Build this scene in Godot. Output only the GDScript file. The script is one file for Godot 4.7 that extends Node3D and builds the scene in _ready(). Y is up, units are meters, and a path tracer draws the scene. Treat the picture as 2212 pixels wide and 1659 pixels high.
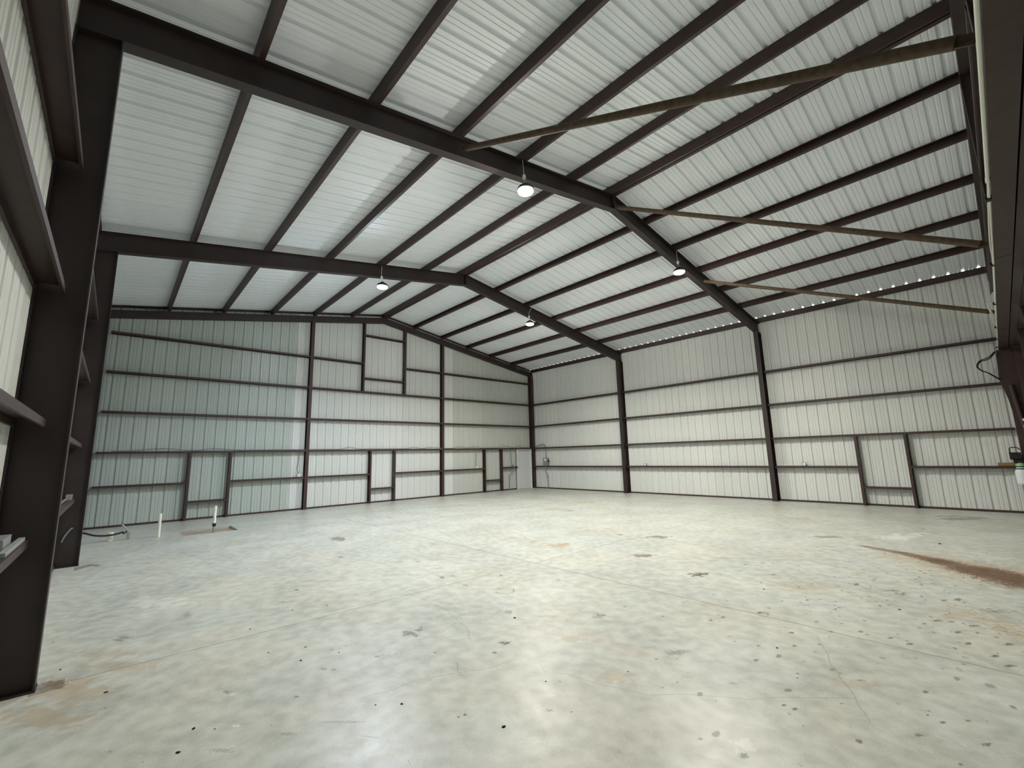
extends Node3D
# A large steel building, 60 ft square in plan: rigid frames, purlins, girts, ribbed white sheeting, bare concrete floor.
# x runs along the gable wall, z from the gable wall towards the hydraulic door, y up, metres.

const FT := 0.3048
const W := 18.288          # width
const L := 18.40           # length
const SLOPE := 1.0 / 6.0
const RIDGE := 8.2         # underside of the roof sheets at the ridge
const ZA := 6.225          # the two rigid frames
const ZB := 12.305

var M := {}
var counts := {}

# ------------------------------------------------------------------ helpers

func numbered(parent: Node, called: String) -> String:
	var key := str(parent.get_instance_id()) + called
	var n: int = counts.get(key, 0)
	counts[key] = n + 1
	return called if n == 0 else "%s_%03d" % [called, n]

func st() -> SurfaceTool:
	var s := SurfaceTool.new()
	s.begin(Mesh.PRIMITIVE_TRIANGLES)
	return s

func obj(called: String, what, material: Material, parent: Node = self) -> MeshInstance3D:
	var o := MeshInstance3D.new()
	o.name = numbered(parent, called)
	o.mesh = what.commit() if what is SurfaceTool else what
	o.material_override = material
	o.cast_shadow = GeometryInstance3D.SHADOW_CASTING_SETTING_ON
	parent.add_child(o, true)
	return o

func thing(called: String, label: String, category: String, at := Vector3.ZERO, group := "") -> Node3D:
	var o := Node3D.new()
	o.name = numbered(self, called)
	o.position = at
	add_child(o, true)
	return tag(o, label, category, group)

func tag(o: Node3D, label: String, category: String, group := "") -> Node3D:
	o.set_meta("label", label)
	o.set_meta("category", category)
	o.set_meta("kind", "thing")
	if group != "":
		o.set_meta("group", group)
	return o

func setting(called: String) -> Node3D:
	var o := Node3D.new()
	o.name = called
	o.set_meta("kind", "structure")
	add_child(o, true)
	return o

func tri(s: SurfaceTool, a: Vector3, b: Vector3, c: Vector3, n: Vector3) -> void:
	if (b - a).cross(c - a).dot(n) > 0.0:
		var t := b
		b = c
		c = t
	for p in [a, b, c]:
		s.set_normal(n)
		s.set_uv(Vector2.ZERO)
		s.add_vertex(p)

func quad(s: SurfaceTool, a: Vector3, b: Vector3, c: Vector3, d: Vector3, n := Vector3.ZERO) -> void:
	if n == Vector3.ZERO:
		n = (b - a).cross(c - a).normalized()
	tri(s, a, b, c, n)
	tri(s, a, c, d, n)

func box(s: SurfaceTool, a: Vector3, b: Vector3) -> void:
	extrude(s, PackedVector2Array([Vector2(a.x, a.y), Vector2(b.x, a.y), Vector2(b.x, b.y), Vector2(a.x, b.y)]), Vector3(0, 0, a.z), Vector3.RIGHT, Vector3.UP, Vector3(0, 0, b.z - a.z))

# a box whose edges along x and z are chamfered by c
func cbox(s: SurfaceTool, a: Vector3, b: Vector3, c := 0.004) -> void:
	var lo := Vector3(minf(a.x, b.x), minf(a.y, b.y), minf(a.z, b.z))
	var hi := Vector3(maxf(a.x, b.x), maxf(a.y, b.y), maxf(a.z, b.z))
	var p := PackedVector2Array([Vector2(lo.x + c, lo.y), Vector2(hi.x - c, lo.y), Vector2(hi.x, lo.y + c), Vector2(hi.x, hi.y - c), Vector2(hi.x - c, hi.y), Vector2(lo.x + c, hi.y), Vector2(lo.x, hi.y - c), Vector2(lo.x, lo.y + c)])
	extrude(s, p, Vector3(0, 0, lo.z), Vector3.RIGHT, Vector3.UP, Vector3(0, 0, hi.z - lo.z))

# a polygon in the plane of A and B, pushed along D
func extrude(s: SurfaceTool, poly: PackedVector2Array, at: Vector3, A: Vector3, B: Vector3, D: Vector3) -> void:
	var n := poly.size()
	var area := 0.0
	for i in n:
		area += poly[i].cross(poly[(i + 1) % n])
	var turn := 1.0 if area > 0.0 else -1.0
	for i in n:
		var p := poly[i]
		var q := poly[(i + 1) % n]
		var e := q - p
		if e.length() < 1e-6:
			continue
		var out := (A * e.y - B * e.x).normalized() * turn
		var a := at + A * p.x + B * p.y
		var b := at + A * q.x + B * q.y
		quad(s, a, b, b + D, a + D, out)
	var cap := Geometry2D.triangulate_polygon(poly)
	var dn := D.normalized()
	for k in range(0, cap.size(), 3):
		var v: Array[Vector3] = []
		for j in 3:
			var p := poly[cap[k + j]]
			v.append(at + A * p.x + B * p.y)
		tri(s, v[0], v[1], v[2], -dn)
		tri(s, v[0] + D, v[1] + D, v[2] + D, dn)

func rect(x0: float, y0: float, x1: float, y1: float) -> PackedVector2Array:
	return PackedVector2Array([Vector2(x0, y0), Vector2(x1, y0), Vector2(x1, y1), Vector2(x0, y1)])

# cold-formed channel: web on the first axis from 0 to d at b = 0, toes towards -b
func channel(d := 0.2, f := 0.065, t := 0.004, lip := 0.02) -> PackedVector2Array:
	return PackedVector2Array([Vector2(0, 0), Vector2(d, 0), Vector2(d, -f), Vector2(d - lip, -f), Vector2(d - lip, -f + t), Vector2(d - t, -f + t), Vector2(d - t, -t), Vector2(t, -t), Vector2(t, -f + t), Vector2(lip, -f + t), Vector2(lip, -f), Vector2(0, -f)])

func tube(s: SurfaceTool, path: Array, r: float, sides := 10) -> void:
	var rings := []
	var side := Vector3.ZERO
	for i in path.size():
		var p: Vector3 = path[i]
		var before: Vector3 = path[maxi(i - 1, 0)]
		var after: Vector3 = path[mini(i + 1, path.size() - 1)]
		var along := (after - before).normalized()
		if side == Vector3.ZERO:
			side = along.cross(Vector3.UP if absf(along.y) < 0.9 else Vector3.RIGHT).normalized()
		side = (side - along * side.dot(along)).normalized()
		var up := along.cross(side)
		var ring := []
		for k in sides:
			var a := TAU * k / sides
			var n := side * cos(a) + up * sin(a)
			ring.append([p + n * r, n])
		rings.append(ring)
	for i in rings.size() - 1:
		for k in sides:
			var j := (k + 1) % sides
			smooth(s, [rings[i][k], rings[i][j], rings[i + 1][j], rings[i + 1][k]])
	for e in [0, rings.size() - 1]:
		var c: Vector3 = path[e]
		var n: Vector3 = (path[0] - path[1]).normalized() if e == 0 else (path[e] - path[e - 1]).normalized()
		for k in sides:
			tri(s, c, rings[e][k][0], rings[e][(k + 1) % sides][0], n)

func smooth(s: SurfaceTool, q: Array) -> void:
	for t in [[0, 1, 2], [0, 2, 3]]:
		var a: Vector3 = q[t[0]][0]
		var b: Vector3 = q[t[1]][0]
		var c: Vector3 = q[t[2]][0]
		var order: Array = t
		if (b - a).cross(c - a).dot(q[t[0]][1] + q[t[1]][1] + q[t[2]][1]) > 0.0:
			order = [t[0], t[2], t[1]]
		for k in order:
			s.set_normal(q[k][1])
			s.set_uv(Vector2.ZERO)
			s.add_vertex(q[k][0])

# profile of (radius, height) turned round an upright axis through at
func lathe(s: SurfaceTool, profile: Array, at := Vector3.ZERO, sides := 24, axis := Vector3.UP) -> void:
	var u := axis.cross(Vector3.RIGHT if absf(axis.x) < 0.9 else Vector3.FORWARD).normalized()
	var v := axis.cross(u)
	for i in profile.size() - 1:
		var p: Vector2 = profile[i]
		var q: Vector2 = profile[i + 1]
		var e := q - p
		if e.length() < 1e-6:
			continue
		for k in sides:
			var n := []
			var ring := []
			for a in [TAU * k / sides, TAU * (k + 1) / sides]:
				ring.append(u * cos(a) + v * sin(a))
			var quad4 := []
			for c in [[p, 0], [p, 1], [q, 1], [q, 0]]:
				var d: Vector3 = ring[c[1]]
				quad4.append([at + d * c[0].x + axis * c[0].y, (d * e.y - axis * e.x).normalized()])
			smooth(s, quad4)

# a smooth path through a few points
func curve(points: Array, steps := 6) -> Array:
	var out := []
	for i in points.size() - 1:
		var p0: Vector3 = points[maxi(i - 1, 0)]
		var p1: Vector3 = points[i]
		var p2: Vector3 = points[i + 1]
		var p3: Vector3 = points[mini(i + 2, points.size() - 1)]
		for k in steps:
			out.append(p1.cubic_interpolate(p2, p0, p3, float(k) / steps))
	out.append(points[-1])
	return out

func roof_y(x: float) -> float:        # underside of the roof sheets
	return RIDGE - absf(x - W / 2) * SLOPE

func rafter_y(x: float) -> float:      # underside of the rigid rafters
	return 7.612 - absf(x - W / 2) * 0.1705

# ------------------------------------------------------------------ materials

func paint(color: Color, rough: float, metal := 0.0, spec := 0.5) -> StandardMaterial3D:
	var m := StandardMaterial3D.new()
	m.albedo_color = color
	m.roughness = rough
	m.metallic = metal
	m.metallic_specular = spec
	return m

func srgb(r: int, g: int, b: int) -> Color:
	return Color8(r, g, b)

func speckle(seed_: int, freq: float, lo: Color, hi: Color, size := 512) -> ImageTexture:
	var f := FastNoiseLite.new()
	f.seed = seed_
	f.frequency = freq
	f.fractal_octaves = 4
	var data := f.get_seamless_image(size, size).get_data()
	var out := PackedByteArray()
	out.resize(size * size * 3)
	var pal := []
	for i in 256:
		var c := lo.lerp(hi, i / 255.0)
		pal.append([int(c.r * 255), int(c.g * 255), int(c.b * 255)])
	for i in size * size:
		var c: Array = pal[data[i]]
		out[i * 3] = c[0]
		out[i * 3 + 1] = c[1]
		out[i * 3 + 2] = c[2]
	var im := Image.create_from_data(size, size, false, Image.FORMAT_RGB8, out)
	im.generate_mipmaps()
	return ImageTexture.create_from_image(im)

func make_materials() -> void:
	for k in 3:
		M["sheet%d" % k] = paint([srgb(209, 212, 207), srgb(206, 209, 204), srgb(212, 214, 209)][k], 0.4)
		M["grey_sheet%d" % k] = paint([srgb(177, 186, 179), srgb(174, 183, 176), srgb(180, 188, 181)][k], 0.33)
		M["dull_sheet%d" % k] = paint([srgb(186, 190, 182), srgb(183, 187, 179), srgb(189, 192, 185)][k], 0.38)
		M["roof_sheet%d" % k] = paint([srgb(231, 236, 240), srgb(228, 234, 238), srgb(233, 238, 241)][k], 0.5)
	var brown := paint(Color.WHITE, 0.5)
	brown.albedo_texture = speckle(5, 0.03, srgb(52, 35, 32), srgb(64, 45, 41), 256)
	brown.uv1_triplanar = true
	brown.uv1_world_triplanar = true
	brown.uv1_scale = Vector3.ONE * 0.7
	M["brown"] = brown
	var frame := paint(Color.WHITE, 0.55)
	frame.albedo_texture = speckle(8, 0.02, srgb(38, 27, 26), srgb(48, 35, 34), 256)
	frame.uv1_triplanar = true
	frame.uv1_world_triplanar = true
	frame.uv1_scale = Vector3.ONE * 0.5
	M["frame"] = frame
	var rust := paint(Color.WHITE, 0.75)
	rust.albedo_texture = speckle(11, 0.035, srgb(52, 38, 26), srgb(96, 78, 52), 256)
	rust.uv1_triplanar = true
	rust.uv1_scale = Vector3.ONE * 1.3
	M["rusty"] = rust
	M["subfloor"] = paint(srgb(92, 84, 74), 0.9)
	M["door"] = paint(srgb(205, 209, 208), 0.45)
	M["door_frame"] = paint(srgb(216, 219, 217), 0.42)
	M["galvanized"] = paint(srgb(165, 168, 168), 0.38, 0.6)
	M["grey_box"] = paint(srgb(138, 142, 142), 0.5)
	M["cable"] = paint(srgb(122, 116, 110), 0.6)
	M["conduit"] = paint(srgb(128, 132, 134), 0.45, 0.2)
	M["white_plastic"] = paint(srgb(236, 236, 228), 0.4)
	M["pipe_white"] = paint(srgb(232, 228, 214), 0.45)
	M["black_rubber"] = paint(srgb(22, 22, 24), 0.55)
	M["blue_black"] = paint(srgb(28, 33, 44), 0.45)
	M["black_metal"] = paint(srgb(18, 18, 22), 0.4)
	M["line"] = paint(srgb(205, 206, 192), 0.4)
	M["green_cap"] = paint(srgb(128, 196, 136), 0.45)
	M["tank"] = paint(srgb(224, 230, 232), 0.35)
	M["wood"] = paint(srgb(140, 112, 68), 0.8)
	M["tin"] = paint(srgb(150, 150, 144), 0.5, 0.3)
	M["dark"] = paint(srgb(16, 15, 14), 0.9)
	M["dust"] = paint(srgb(216, 212, 200), 0.9)
	M["housing"] = paint(srgb(44, 44, 48), 0.5)
	M["lamp_cord"] = paint(srgb(214, 214, 208), 0.5)
	for k in 2:
		var e := paint(srgb(250, 248, 240), 0.3)
		e.emission_enabled = true
		e.emission = [Color(1.0, 0.93, 0.78), Color(0.86, 0.94, 1.0)][k]
		e.emission_energy_multiplier = 9.0
		M["lens%d" % k] = e

# ------------------------------------------------------------------ ribbed sheets

# one sheet: S runs across the ribs, U along them, N points out of the building (the ribs are raised outwards)
func sheet(s: SurfaceTool, at: Vector3, S: Vector3, U: Vector3, N: Vector3, s0: float, s1: float, rib_at: float, bottom: Callable, top: Callable, h := 0.034) -> void:
	var shape := [[0.0, h], [0.015, h], [0.039, 0.0], [0.1, 0.0], [0.108, 0.008], [0.121, 0.008], [0.129, 0.0], [0.176, 0.0], [0.184, 0.008], [0.197, 0.008], [0.205, 0.0], [0.2658, 0.0], [0.2898, h]]
	var pts: Array[Vector2] = []
	var k0 := int(floor((s0 - rib_at) / FT)) - 1
	var k1 := int(ceil((s1 - rib_at) / FT)) + 1
	var all: Array[Vector2] = []
	for k in range(k0, k1 + 1):
		for p in shape:
			all.append(Vector2(rib_at + k * FT + p[0], p[1]))
	for i in all.size() - 1:
		var a := all[i]
		var b := all[i + 1]
		for edge in [s0, s1]:
			if a.x < edge and b.x > edge:
				var cut := a.lerp(b, (edge - a.x) / (b.x - a.x))
				pts.append(cut)
		if b.x >= s0 and b.x <= s1:
			pts.append(b)
	pts.sort_custom(func(a, b): return a.x < b.x)
	var t := 0.006
	for i in pts.size() - 1:
		var a := pts[i]
		var b := pts[i + 1]
		if b.x - a.x < 1e-5:
			continue
		var a0 := at + S * a.x + N * a.y + U * float(bottom.call(a.x))
		var a1 := at + S * a.x + N * a.y + U * float(top.call(a.x))
		var b0 := at + S * b.x + N * b.y + U * float(bottom.call(b.x))
		var b1 := at + S * b.x + N * b.y + U * float(top.call(b.x))
		var n := (S * (b.y - a.y) - N * (b.x - a.x)).normalized()
		quad(s, a0, b0, b1, a1, n)
		quad(s, a0 + N * t, b0 + N * t, b1 + N * t, a1 + N * t, -n)
		quad(s, a0, b0, b0 + N * t, a0 + N * t, -U)
		quad(s, a1, b1, b1 + N * t, a1 + N * t, U)

func build_shell() -> void:
	var far := setting("wall_far")
	var gable_top := func(x: float) -> float: return roof_y(x) + 0.03
	var floor_line := func(_x: float) -> float: return -0.02
	var over_door := func(_x: float) -> float: return 2.14
	var edges: Array[float] = [0.0]
	var e := 0.3 * FT + 3 * FT
	while e < W - 0.3:
		edges.append(e)
		e += 3 * FT
	edges.append(W)
	for i in edges.size() - 1:
		var grey := edges[i + 1] < 18.4 * FT or edges[i] > 42.2 * FT
		var spans := [[edges[i], edges[i + 1], floor_line]]
		if edges[i] < 16.98 and edges[i + 1] > 16.98:
			spans = [[edges[i], 16.98, floor_line], [16.98, edges[i + 1], over_door]]
		elif edges[i] > 16.98 and edges[i] < 18.06:
			spans = [[edges[i], 18.06, over_door], [18.06, W, floor_line]]
		var s := st()
		for sp in spans:
			sheet(s, Vector3.ZERO, Vector3.RIGHT, Vector3.UP, Vector3.FORWARD, sp[0], sp[1], 0.3 * FT, sp[2], gable_top)
		var kind := "sheet%d" if not grey else ("grey_sheet%d" if edges[i] < W / 2 else "dull_sheet%d")
		obj("wall_panel", s, M[kind % ((i * 2 + i / 3) % 3)], far)
	for side in 2:
		var w := setting(["wall_left", "wall_right"][side])
		var x: float = [0.0, W][side]
		var n := Vector3(-1 + 2 * side, 0, 0)
		var eave := func(_z: float) -> float: return roof_y(0.0) - (0.004 if side == 0 else 0.05)
		var z := -0.03
		var nxt := 0.4 * FT + 3 * FT
		var i := 0
		while z < L:
			var s := st()
			sheet(s, Vector3(x, 0, 0), Vector3.BACK, Vector3.UP, n, z, minf(nxt, L + 0.03), 0.4 * FT, floor_line, eave)
			obj("wall_panel", s, M["sheet%d" % ((i * 2 + i / 3) % 3)], w)
			z = nxt
			nxt = nxt + 3 * FT
			i += 1
	var near := setting("wall_near")
	for i in edges.size() - 1:
		var spans := [[edges[i], edges[i + 1], func(_x: float) -> float: return 4.575]]
		if i == 0:
			spans = [[edges[i], 0.45, floor_line], [0.45, edges[i + 1], func(_x: float) -> float: return 4.575]]
		if i == edges.size() - 2:
			spans = [[edges[i], W - 0.2, func(_x: float) -> float: return 4.575], [W - 0.2, W, floor_line]]
		var s := st()
		for sp in spans:
			sheet(s, Vector3(0, 0, L), Vector3.RIGHT, Vector3.UP, Vector3.BACK, sp[0], sp[1], 0.3 * FT, sp[2], gable_top)
		obj("wall_panel", s, M["sheet%d" % (i % 3)], near)
	# roof: twenty-one sheets to a slope
	var roof := setting("ceiling")
	for side in 2:
		var down := Vector3(-1 + 2 * side, -SLOPE, 0).normalized()
		var up := Vector3(down.x * SLOPE, absf(down.x), 0).normalized()
		var z := -0.08
		var nxt := 0.35 * FT + 3 * FT
		var i := 0
		var length := (W / 2 + 0.1) * sqrt(1 + SLOPE * SLOPE)
		while z < L + 0.08:
			var s := st()
			sheet(s, Vector3(W / 2, RIDGE, 0), Vector3.BACK, down, up, z, minf(nxt, L + 0.08), 0.35 * FT, func(_z: float) -> float: return 0.0, func(_z: float) -> float: return length, 0.042)
			obj("roof_panel", s, M["roof_sheet%d" % ((i * 2 + i / 3) % 3)], roof)
			z = nxt
			nxt = nxt + 3 * FT
			i += 1
	# outside trims that close the joints: ridge cap, rakes, eave on the shaded side, corners
	var cap := st()
	extrude(cap, PackedVector2Array([Vector2(-0.3, -0.05 + 0.046), Vector2(0, 0.046), Vector2(0.3, -0.05 + 0.046), Vector2(0.3, -0.03 + 0.046), Vector2(0, 0.07), Vector2(-0.3, -0.03 + 0.046)]), Vector3(W / 2, RIDGE, -0.08), Vector3.RIGHT, Vector3.UP, Vector3(0, 0, L + 0.16))
	obj("trim_1", cap, M["sheet0"]).set_meta("kind", "structure")
	var rake := setting("trim_2")
	for z in [-0.14, L + 0.045]:
		for side in 2:
			var s := st()
			var x0: float = [-0.1, W / 2][side]
			var x1: float = [W / 2, W + 0.1][side]
			var y0 := roof_y(x0)
			var y1 := roof_y(x1)
			extrude(s, PackedVector2Array([Vector2(x0, y0 - 0.2), Vector2(x1, y1 - 0.2), Vector2(x1, y1 + 0.06), Vector2(x0, y0 + 0.06)]), Vector3(0, 0, z), Vector3.RIGHT, Vector3.UP, Vector3(0, 0, 0.09))
			obj("rake_trim", s, M["brown"], rake)
	var closure := st()
	box(closure, Vector3(-0.16, roof_y(0) - 0.2, -0.1), Vector3(-0.045, roof_y(0) + 0.07, L + 0.1))
	obj("trim_3", closure, M["brown"]).set_meta("kind", "structure")
	var corner := setting("trim_4")
	for x in [-0.06, W + 0.045]:
		for z in [-0.06, L + 0.045]:
			var s := st()
			box(s, Vector3(x - 0.01, 0, z - 0.06), Vector3(x + 0.03, roof_y(0) - 0.06, z + 0.07))
			obj("corner_trim", s, M["brown"], corner)
	# rake angles seen as a thin dark line where the gable sheets meet the roof
	var line := setting("trim_5")
	for side in 2:
		var s := st()
		var x0: float = [0.02, W / 2][side]
		var x1: float = [W / 2, W - 0.02][side]
		extrude(s, PackedVector2Array([Vector2(x0, roof_y(x0) - 0.085), Vector2(x1, roof_y(x1) - 0.085), Vector2(x1, roof_y(x1) - 0.004), Vector2(x0, roof_y(x0) - 0.004)]), Vector3(0, 0, 0.004), Vector3.RIGHT, Vector3.UP, Vector3(0, 0, 0.012))
		obj("rake_angle", s, M["brown"], line)
	# base angles
	var f := st()
	box(f, Vector3(0, 0, 0.004), Vector3(16.96, 0.055, 0.05))
	obj("baseboard_far", f, M["brown"]).set_meta("kind", "structure")
	f = st()
	box(f, Vector3(W - 0.05, 0, 0.02), Vector3(W - 0.004, 0.055, L - 0.02))
	obj("baseboard_right", f, M["brown"]).set_meta("kind", "structure")
	f = st()
	box(f, Vector3(0.004, 0, 0.02), Vector3(0.05, 0.055, L - 0.02))
	obj("baseboard_left", f, M["brown"]).set_meta("kind", "structure")

# ------------------------------------------------------------------ floor

const SLAB_X := [-0.1, 6.096, 12.192, 18.39]
const SLAB_Z := [-0.1, 6.21, 12.33, 18.75]

class Canvas:
	var w: int
	var h: int
	var x0: float
	var z0: float
	var sx: float
	var sz: float
	var d: PackedByteArray
	var noise: FastNoiseLite

	func put(i: int, r: float, g: float, b: float, a: float) -> void:
		d[i] = int(d[i] + (r - d[i]) * a)
		d[i + 1] = int(d[i + 1] + (g - d[i + 1]) * a)
		d[i + 2] = int(d[i + 2] + (b - d[i + 2]) * a)

	# a ragged blot, half-widths rx and rz in metres, turned by a; hard is how sharp its edge is
	func blot(x: float, z: float, rx: float, rz: float, turn: float, c: Color, alpha: float, rag := 0.5, hard := 4.0, grain := 9.0) -> void:
		var reach := maxf(rx, rz) * 1.5
		var i0 := maxi(0, int((x - reach - x0) * sx))
		var i1 := mini(w - 1, int((x + reach - x0) * sx))
		var j0 := maxi(0, int((z - reach - z0) * sz))
		var j1 := mini(h - 1, int((z + reach - z0) * sz))
		var cs := cos(turn)
		var sn := sin(turn)
		var g := grain / maxf(minf(rx, rz), 0.01) * 0.12
		for j in range(j0, j1 + 1):
			var pz := z0 + (j + 0.5) / sz
			for i in range(i0, i1 + 1):
				var px := x0 + (i + 0.5) / sx
				var u := ((px - x) * cs + (pz - z) * sn) / rx
				var v := (-(px - x) * sn + (pz - z) * cs) / rz
				var r := u * u + v * v
				if r > 2.2:
					continue
				var k := clampf((1.0 - sqrt(r) + rag * noise.get_noise_2d(px * g * 10.0, pz * g * 10.0)) * hard, 0.0, 1.0) * alpha
				if k > 0.01:
					put((j * w + i) * 3, c.r * 255, c.g * 255, c.b * 255, k)

	# a speckled band from (xa, za) to (xb, zb)
	func streak(xa: float, za: float, xb: float, zb: float, wa: float, wb: float, c: Color, alpha: float, cover := 0.5, fine := 60.0) -> void:
		var m := maxf(wa, wb) * 1.6
		var i0 := maxi(0, int((minf(xa, xb) - m - x0) * sx))
		var i1 := mini(w - 1, int((maxf(xa, xb) + m - x0) * sx))
		var j0 := maxi(0, int((minf(za, zb) - m - z0) * sz))
		var j1 := mini(h - 1, int((maxf(za, zb) + m - z0) * sz))
		var dir := Vector2(xb - xa, zb - za)
		var len2 := dir.length_squared()
		var across := Vector2(-dir.y, dir.x) / sqrt(len2)
		for j in range(j0, j1 + 1):
			var pz := z0 + (j + 0.5) / sz
			for i in range(i0, i1 + 1):
				var px := x0 + (i + 0.5) / sx
				var o := Vector2(px - xa, pz - za)
				var t := o.dot(dir) / len2
				if t < 0.0 or t > 1.0:
					continue
				var half := lerpf(wa, wb, t)
				var v := absf(o.dot(across)) / half
				if v > 1.5:
					continue
				var n := noise.get_noise_2d(px * fine, pz * fine) * 0.55 + noise.get_noise_2d(px * fine * 3.3, pz * fine * 3.3) * 0.55
				var k := clampf((cover + n - v * v * 0.55) * 1.7, 0.0, 1.0) * alpha * minf(1.0, minf(t, 1.0 - t) * 5.0 + 0.03)
				if k > 0.01:
					put((j * w + i) * 3, c.r * 255, c.g * 255, c.b * 255, k)

	func crack(points: Array, half: float, c: Color, alpha: float) -> void:
		for p in points.size() - 1:
			var a: Vector2 = points[p]
			var b: Vector2 = points[p + 1]
			var n := int(a.distance_to(b) * sx * 2.0) + 1
			for k in n:
				var q := a.lerp(b, float(k) / n)
				var wob := 0.014 * noise.get_noise_2d(q.x * 40.0, q.y * 40.0)
				var i := int((q.x + wob - x0) * sx)
				var j := int((q.y + wob - z0) * sz)
				var r := maxi(0, int(half * sx))
				for jj in range(j - r, j + r + 1):
					for ii in range(i - r, i + r + 1):
						if ii >= 0 and jj >= 0 and ii < w and jj < h:
							put((jj * w + ii) * 3, c.r * 255, c.g * 255, c.b * 255, alpha)

	# a four-cornered patch of different concrete
	func slab(q: Array, col: Color, alpha: float) -> void:
		var poly := PackedVector2Array(q)
		for j in h:
			var pz := z0 + (j + 0.5) / sz
			if pz < q[0].y - 0.4 or pz > q[0].y + 0.4:
				continue
			for i in int(1.2 * sx):
				var p := Vector2(x0 + (i + 0.5) / sx, pz)
				if Geometry2D.is_point_in_polygon(p, poly):
					put((j * w + i) * 3, col.r * 255, col.g * 255, col.b * 255, alpha * (0.75 + 0.5 * noise.get_noise_2d(p.x * 150.0, pz * 150.0)))

	func ring(x: float, z: float, r: float, c: Color, alpha: float) -> void:
		var last := Vector2.ZERO
		for k in 41:
			var a := TAU * k / 40.0
			var q := Vector2(x + cos(a) * r, z + sin(a) * r * 0.95)
			if k > 0 and (k < 24 or k > 28):
				crack([last, q], 0.008, c, alpha * (0.5 + 0.5 * sin(k * 0.9) ** 2))
			last = q

func slab_image(ix: int, iz: int, w: int) -> ImageTexture:
	var c := Canvas.new()
	c.x0 = SLAB_X[ix]
	c.z0 = SLAB_Z[iz]
	c.w = w
	c.h = w
	c.sx = w / (SLAB_X[ix + 1] - SLAB_X[ix])
	c.sz = w / (SLAB_Z[iz + 1] - SLAB_Z[iz])
	c.noise = FastNoiseLite.new()
	c.noise.seed = 4
	c.noise.frequency = 0.1
	# mottled concrete: broad clouds, trowel marks drawn out along x, and fine grain
	var layers := []
	for k in 3:
		var f := FastNoiseLite.new()
		f.seed = 31 + k * 7
		f.fractal_octaves = [5, 5, 3][k]
		f.frequency = [0.7, 5.0, 60.0][k] / c.sx
		f.offset = Vector3(c.x0 * c.sx, c.z0 * c.sz, 0)
		var im := f.get_image(w, w if k != 1 else w, false, false, false)
		layers.append(im.get_data())
	var tint := FastNoiseLite.new()
	tint.seed = 77
	tint.frequency = 0.55 / c.sx
	tint.offset = Vector3(c.x0 * c.sx, c.z0 * c.sz, 0)
	var warm := tint.get_image(w, w, false, false, false).get_data()
	var a: PackedByteArray = layers[0]
	var b: PackedByteArray = layers[1]
	var g: PackedByteArray = layers[2]
	var R := PackedInt32Array()
	var G := PackedInt32Array()
	var B := PackedInt32Array()
	var base := srgb(183, 184, 173)
	var lo := srgb(138, 139, 130)
	var hi := srgb(217, 219, 209)
	for i in 256:
		var t := i / 255.0
		var q := lo.lerp(base, t * 2.0) if t < 0.5 else base.lerp(hi, t * 2.0 - 1.0)
		R.append(int(q.r * 255))
		G.append(int(q.g * 255))
		B.append(int(q.b * 255))
	var out := PackedByteArray()
	out.resize(w * w * 3)
	var o := 0
	for i in w * w:
		var v := clampi(((a[i] * 3 + b[i] * 4 + g[i] * 2 - 1152) * 8 >> 6) + 128, 0, 255)
		var m := (warm[i] - 128) >> 5
		out[o] = mini(255, R[v] + m)
		out[o + 1] = G[v]
		out[o + 2] = maxi(0, B[v] - m)
		o += 3
	c.d = out
	stains(c)
	var im := Image.create_from_data(w, w, false, Image.FORMAT_RGB8, c.d)
	im.generate_mipmaps()
	return ImageTexture.create_from_image(im)

func stains(c: Canvas) -> void:
	var grey := srgb(120, 118, 108)
	var dark := srgb(74, 72, 64)
	var tan_ := srgb(168, 146, 116)
	var rng := RandomNumberGenerator.new()
	rng.seed = 20
	# single spills, each where it lies: x, z, half-length, half-width, turn, darkness
	for s in SPILLS:
		c.blot(s[0], s[1], s[2], s[3], s[4], [grey, dark, tan_, srgb(106, 84, 62), srgb(228, 228, 220)][s[5]], minf(0.95, s[6] * 1.1), 1.0, 3.0, 7.0)
	# rust-brown run that widens towards the door, with its splashes
	var rust := srgb(96, 68, 46)
	var ochre := srgb(160, 126, 74)
	for r in RUNS:
		c.streak(r[0], r[1], r[2], r[3], r[4], r[5], [rust, ochre, srgb(186, 158, 134), srgb(176, 160, 134), grey][r[6]], r[7], r[8], r[9])
	for q in PATCHES:
		c.slab(q, srgb(116, 104, 90), 0.75)
	for k in CRACKS.size():
		c.crack(CRACKS[k], 0.0, srgb(112, 107, 98), 0.38)
	c.ring(4.75, 13.13, 0.13, grey, 0.55)
	# drips
	for k in 900:
		var x := rng.randf_range(0.3, W - 0.3)
		var z := rng.randf_range(0.3, L - 0.3)
		var r := rng.randf_range(0.004, 0.014) * (1.0 + rng.randf() ** 6 * 3.0)
		var q := rng.randf_range(0.7, 1.5)
		var al := rng.randf_range(0.15, 0.65)
		c.blot(x, z, r * q, r, rng.randf() * 3.0, grey.lerp(dark, rng.randf()), al, 0.5, 3.0, 4.0)
	for k in 340:
		var x := 8.0 + rng.randfn() * 1.9
		var z := 16.75 + rng.randfn() * 0.85
		var r := rng.randf_range(0.007, 0.024)
		var al := rng.randf_range(0.3, 0.75)
		c.blot(x, z, r * rng.randf_range(0.8, 2.0), r, rng.randf() * 0.6 - 0.3, grey.lerp(srgb(96, 84, 60), rng.randf()), al, 0.5, 3.0, 4.0)

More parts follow.
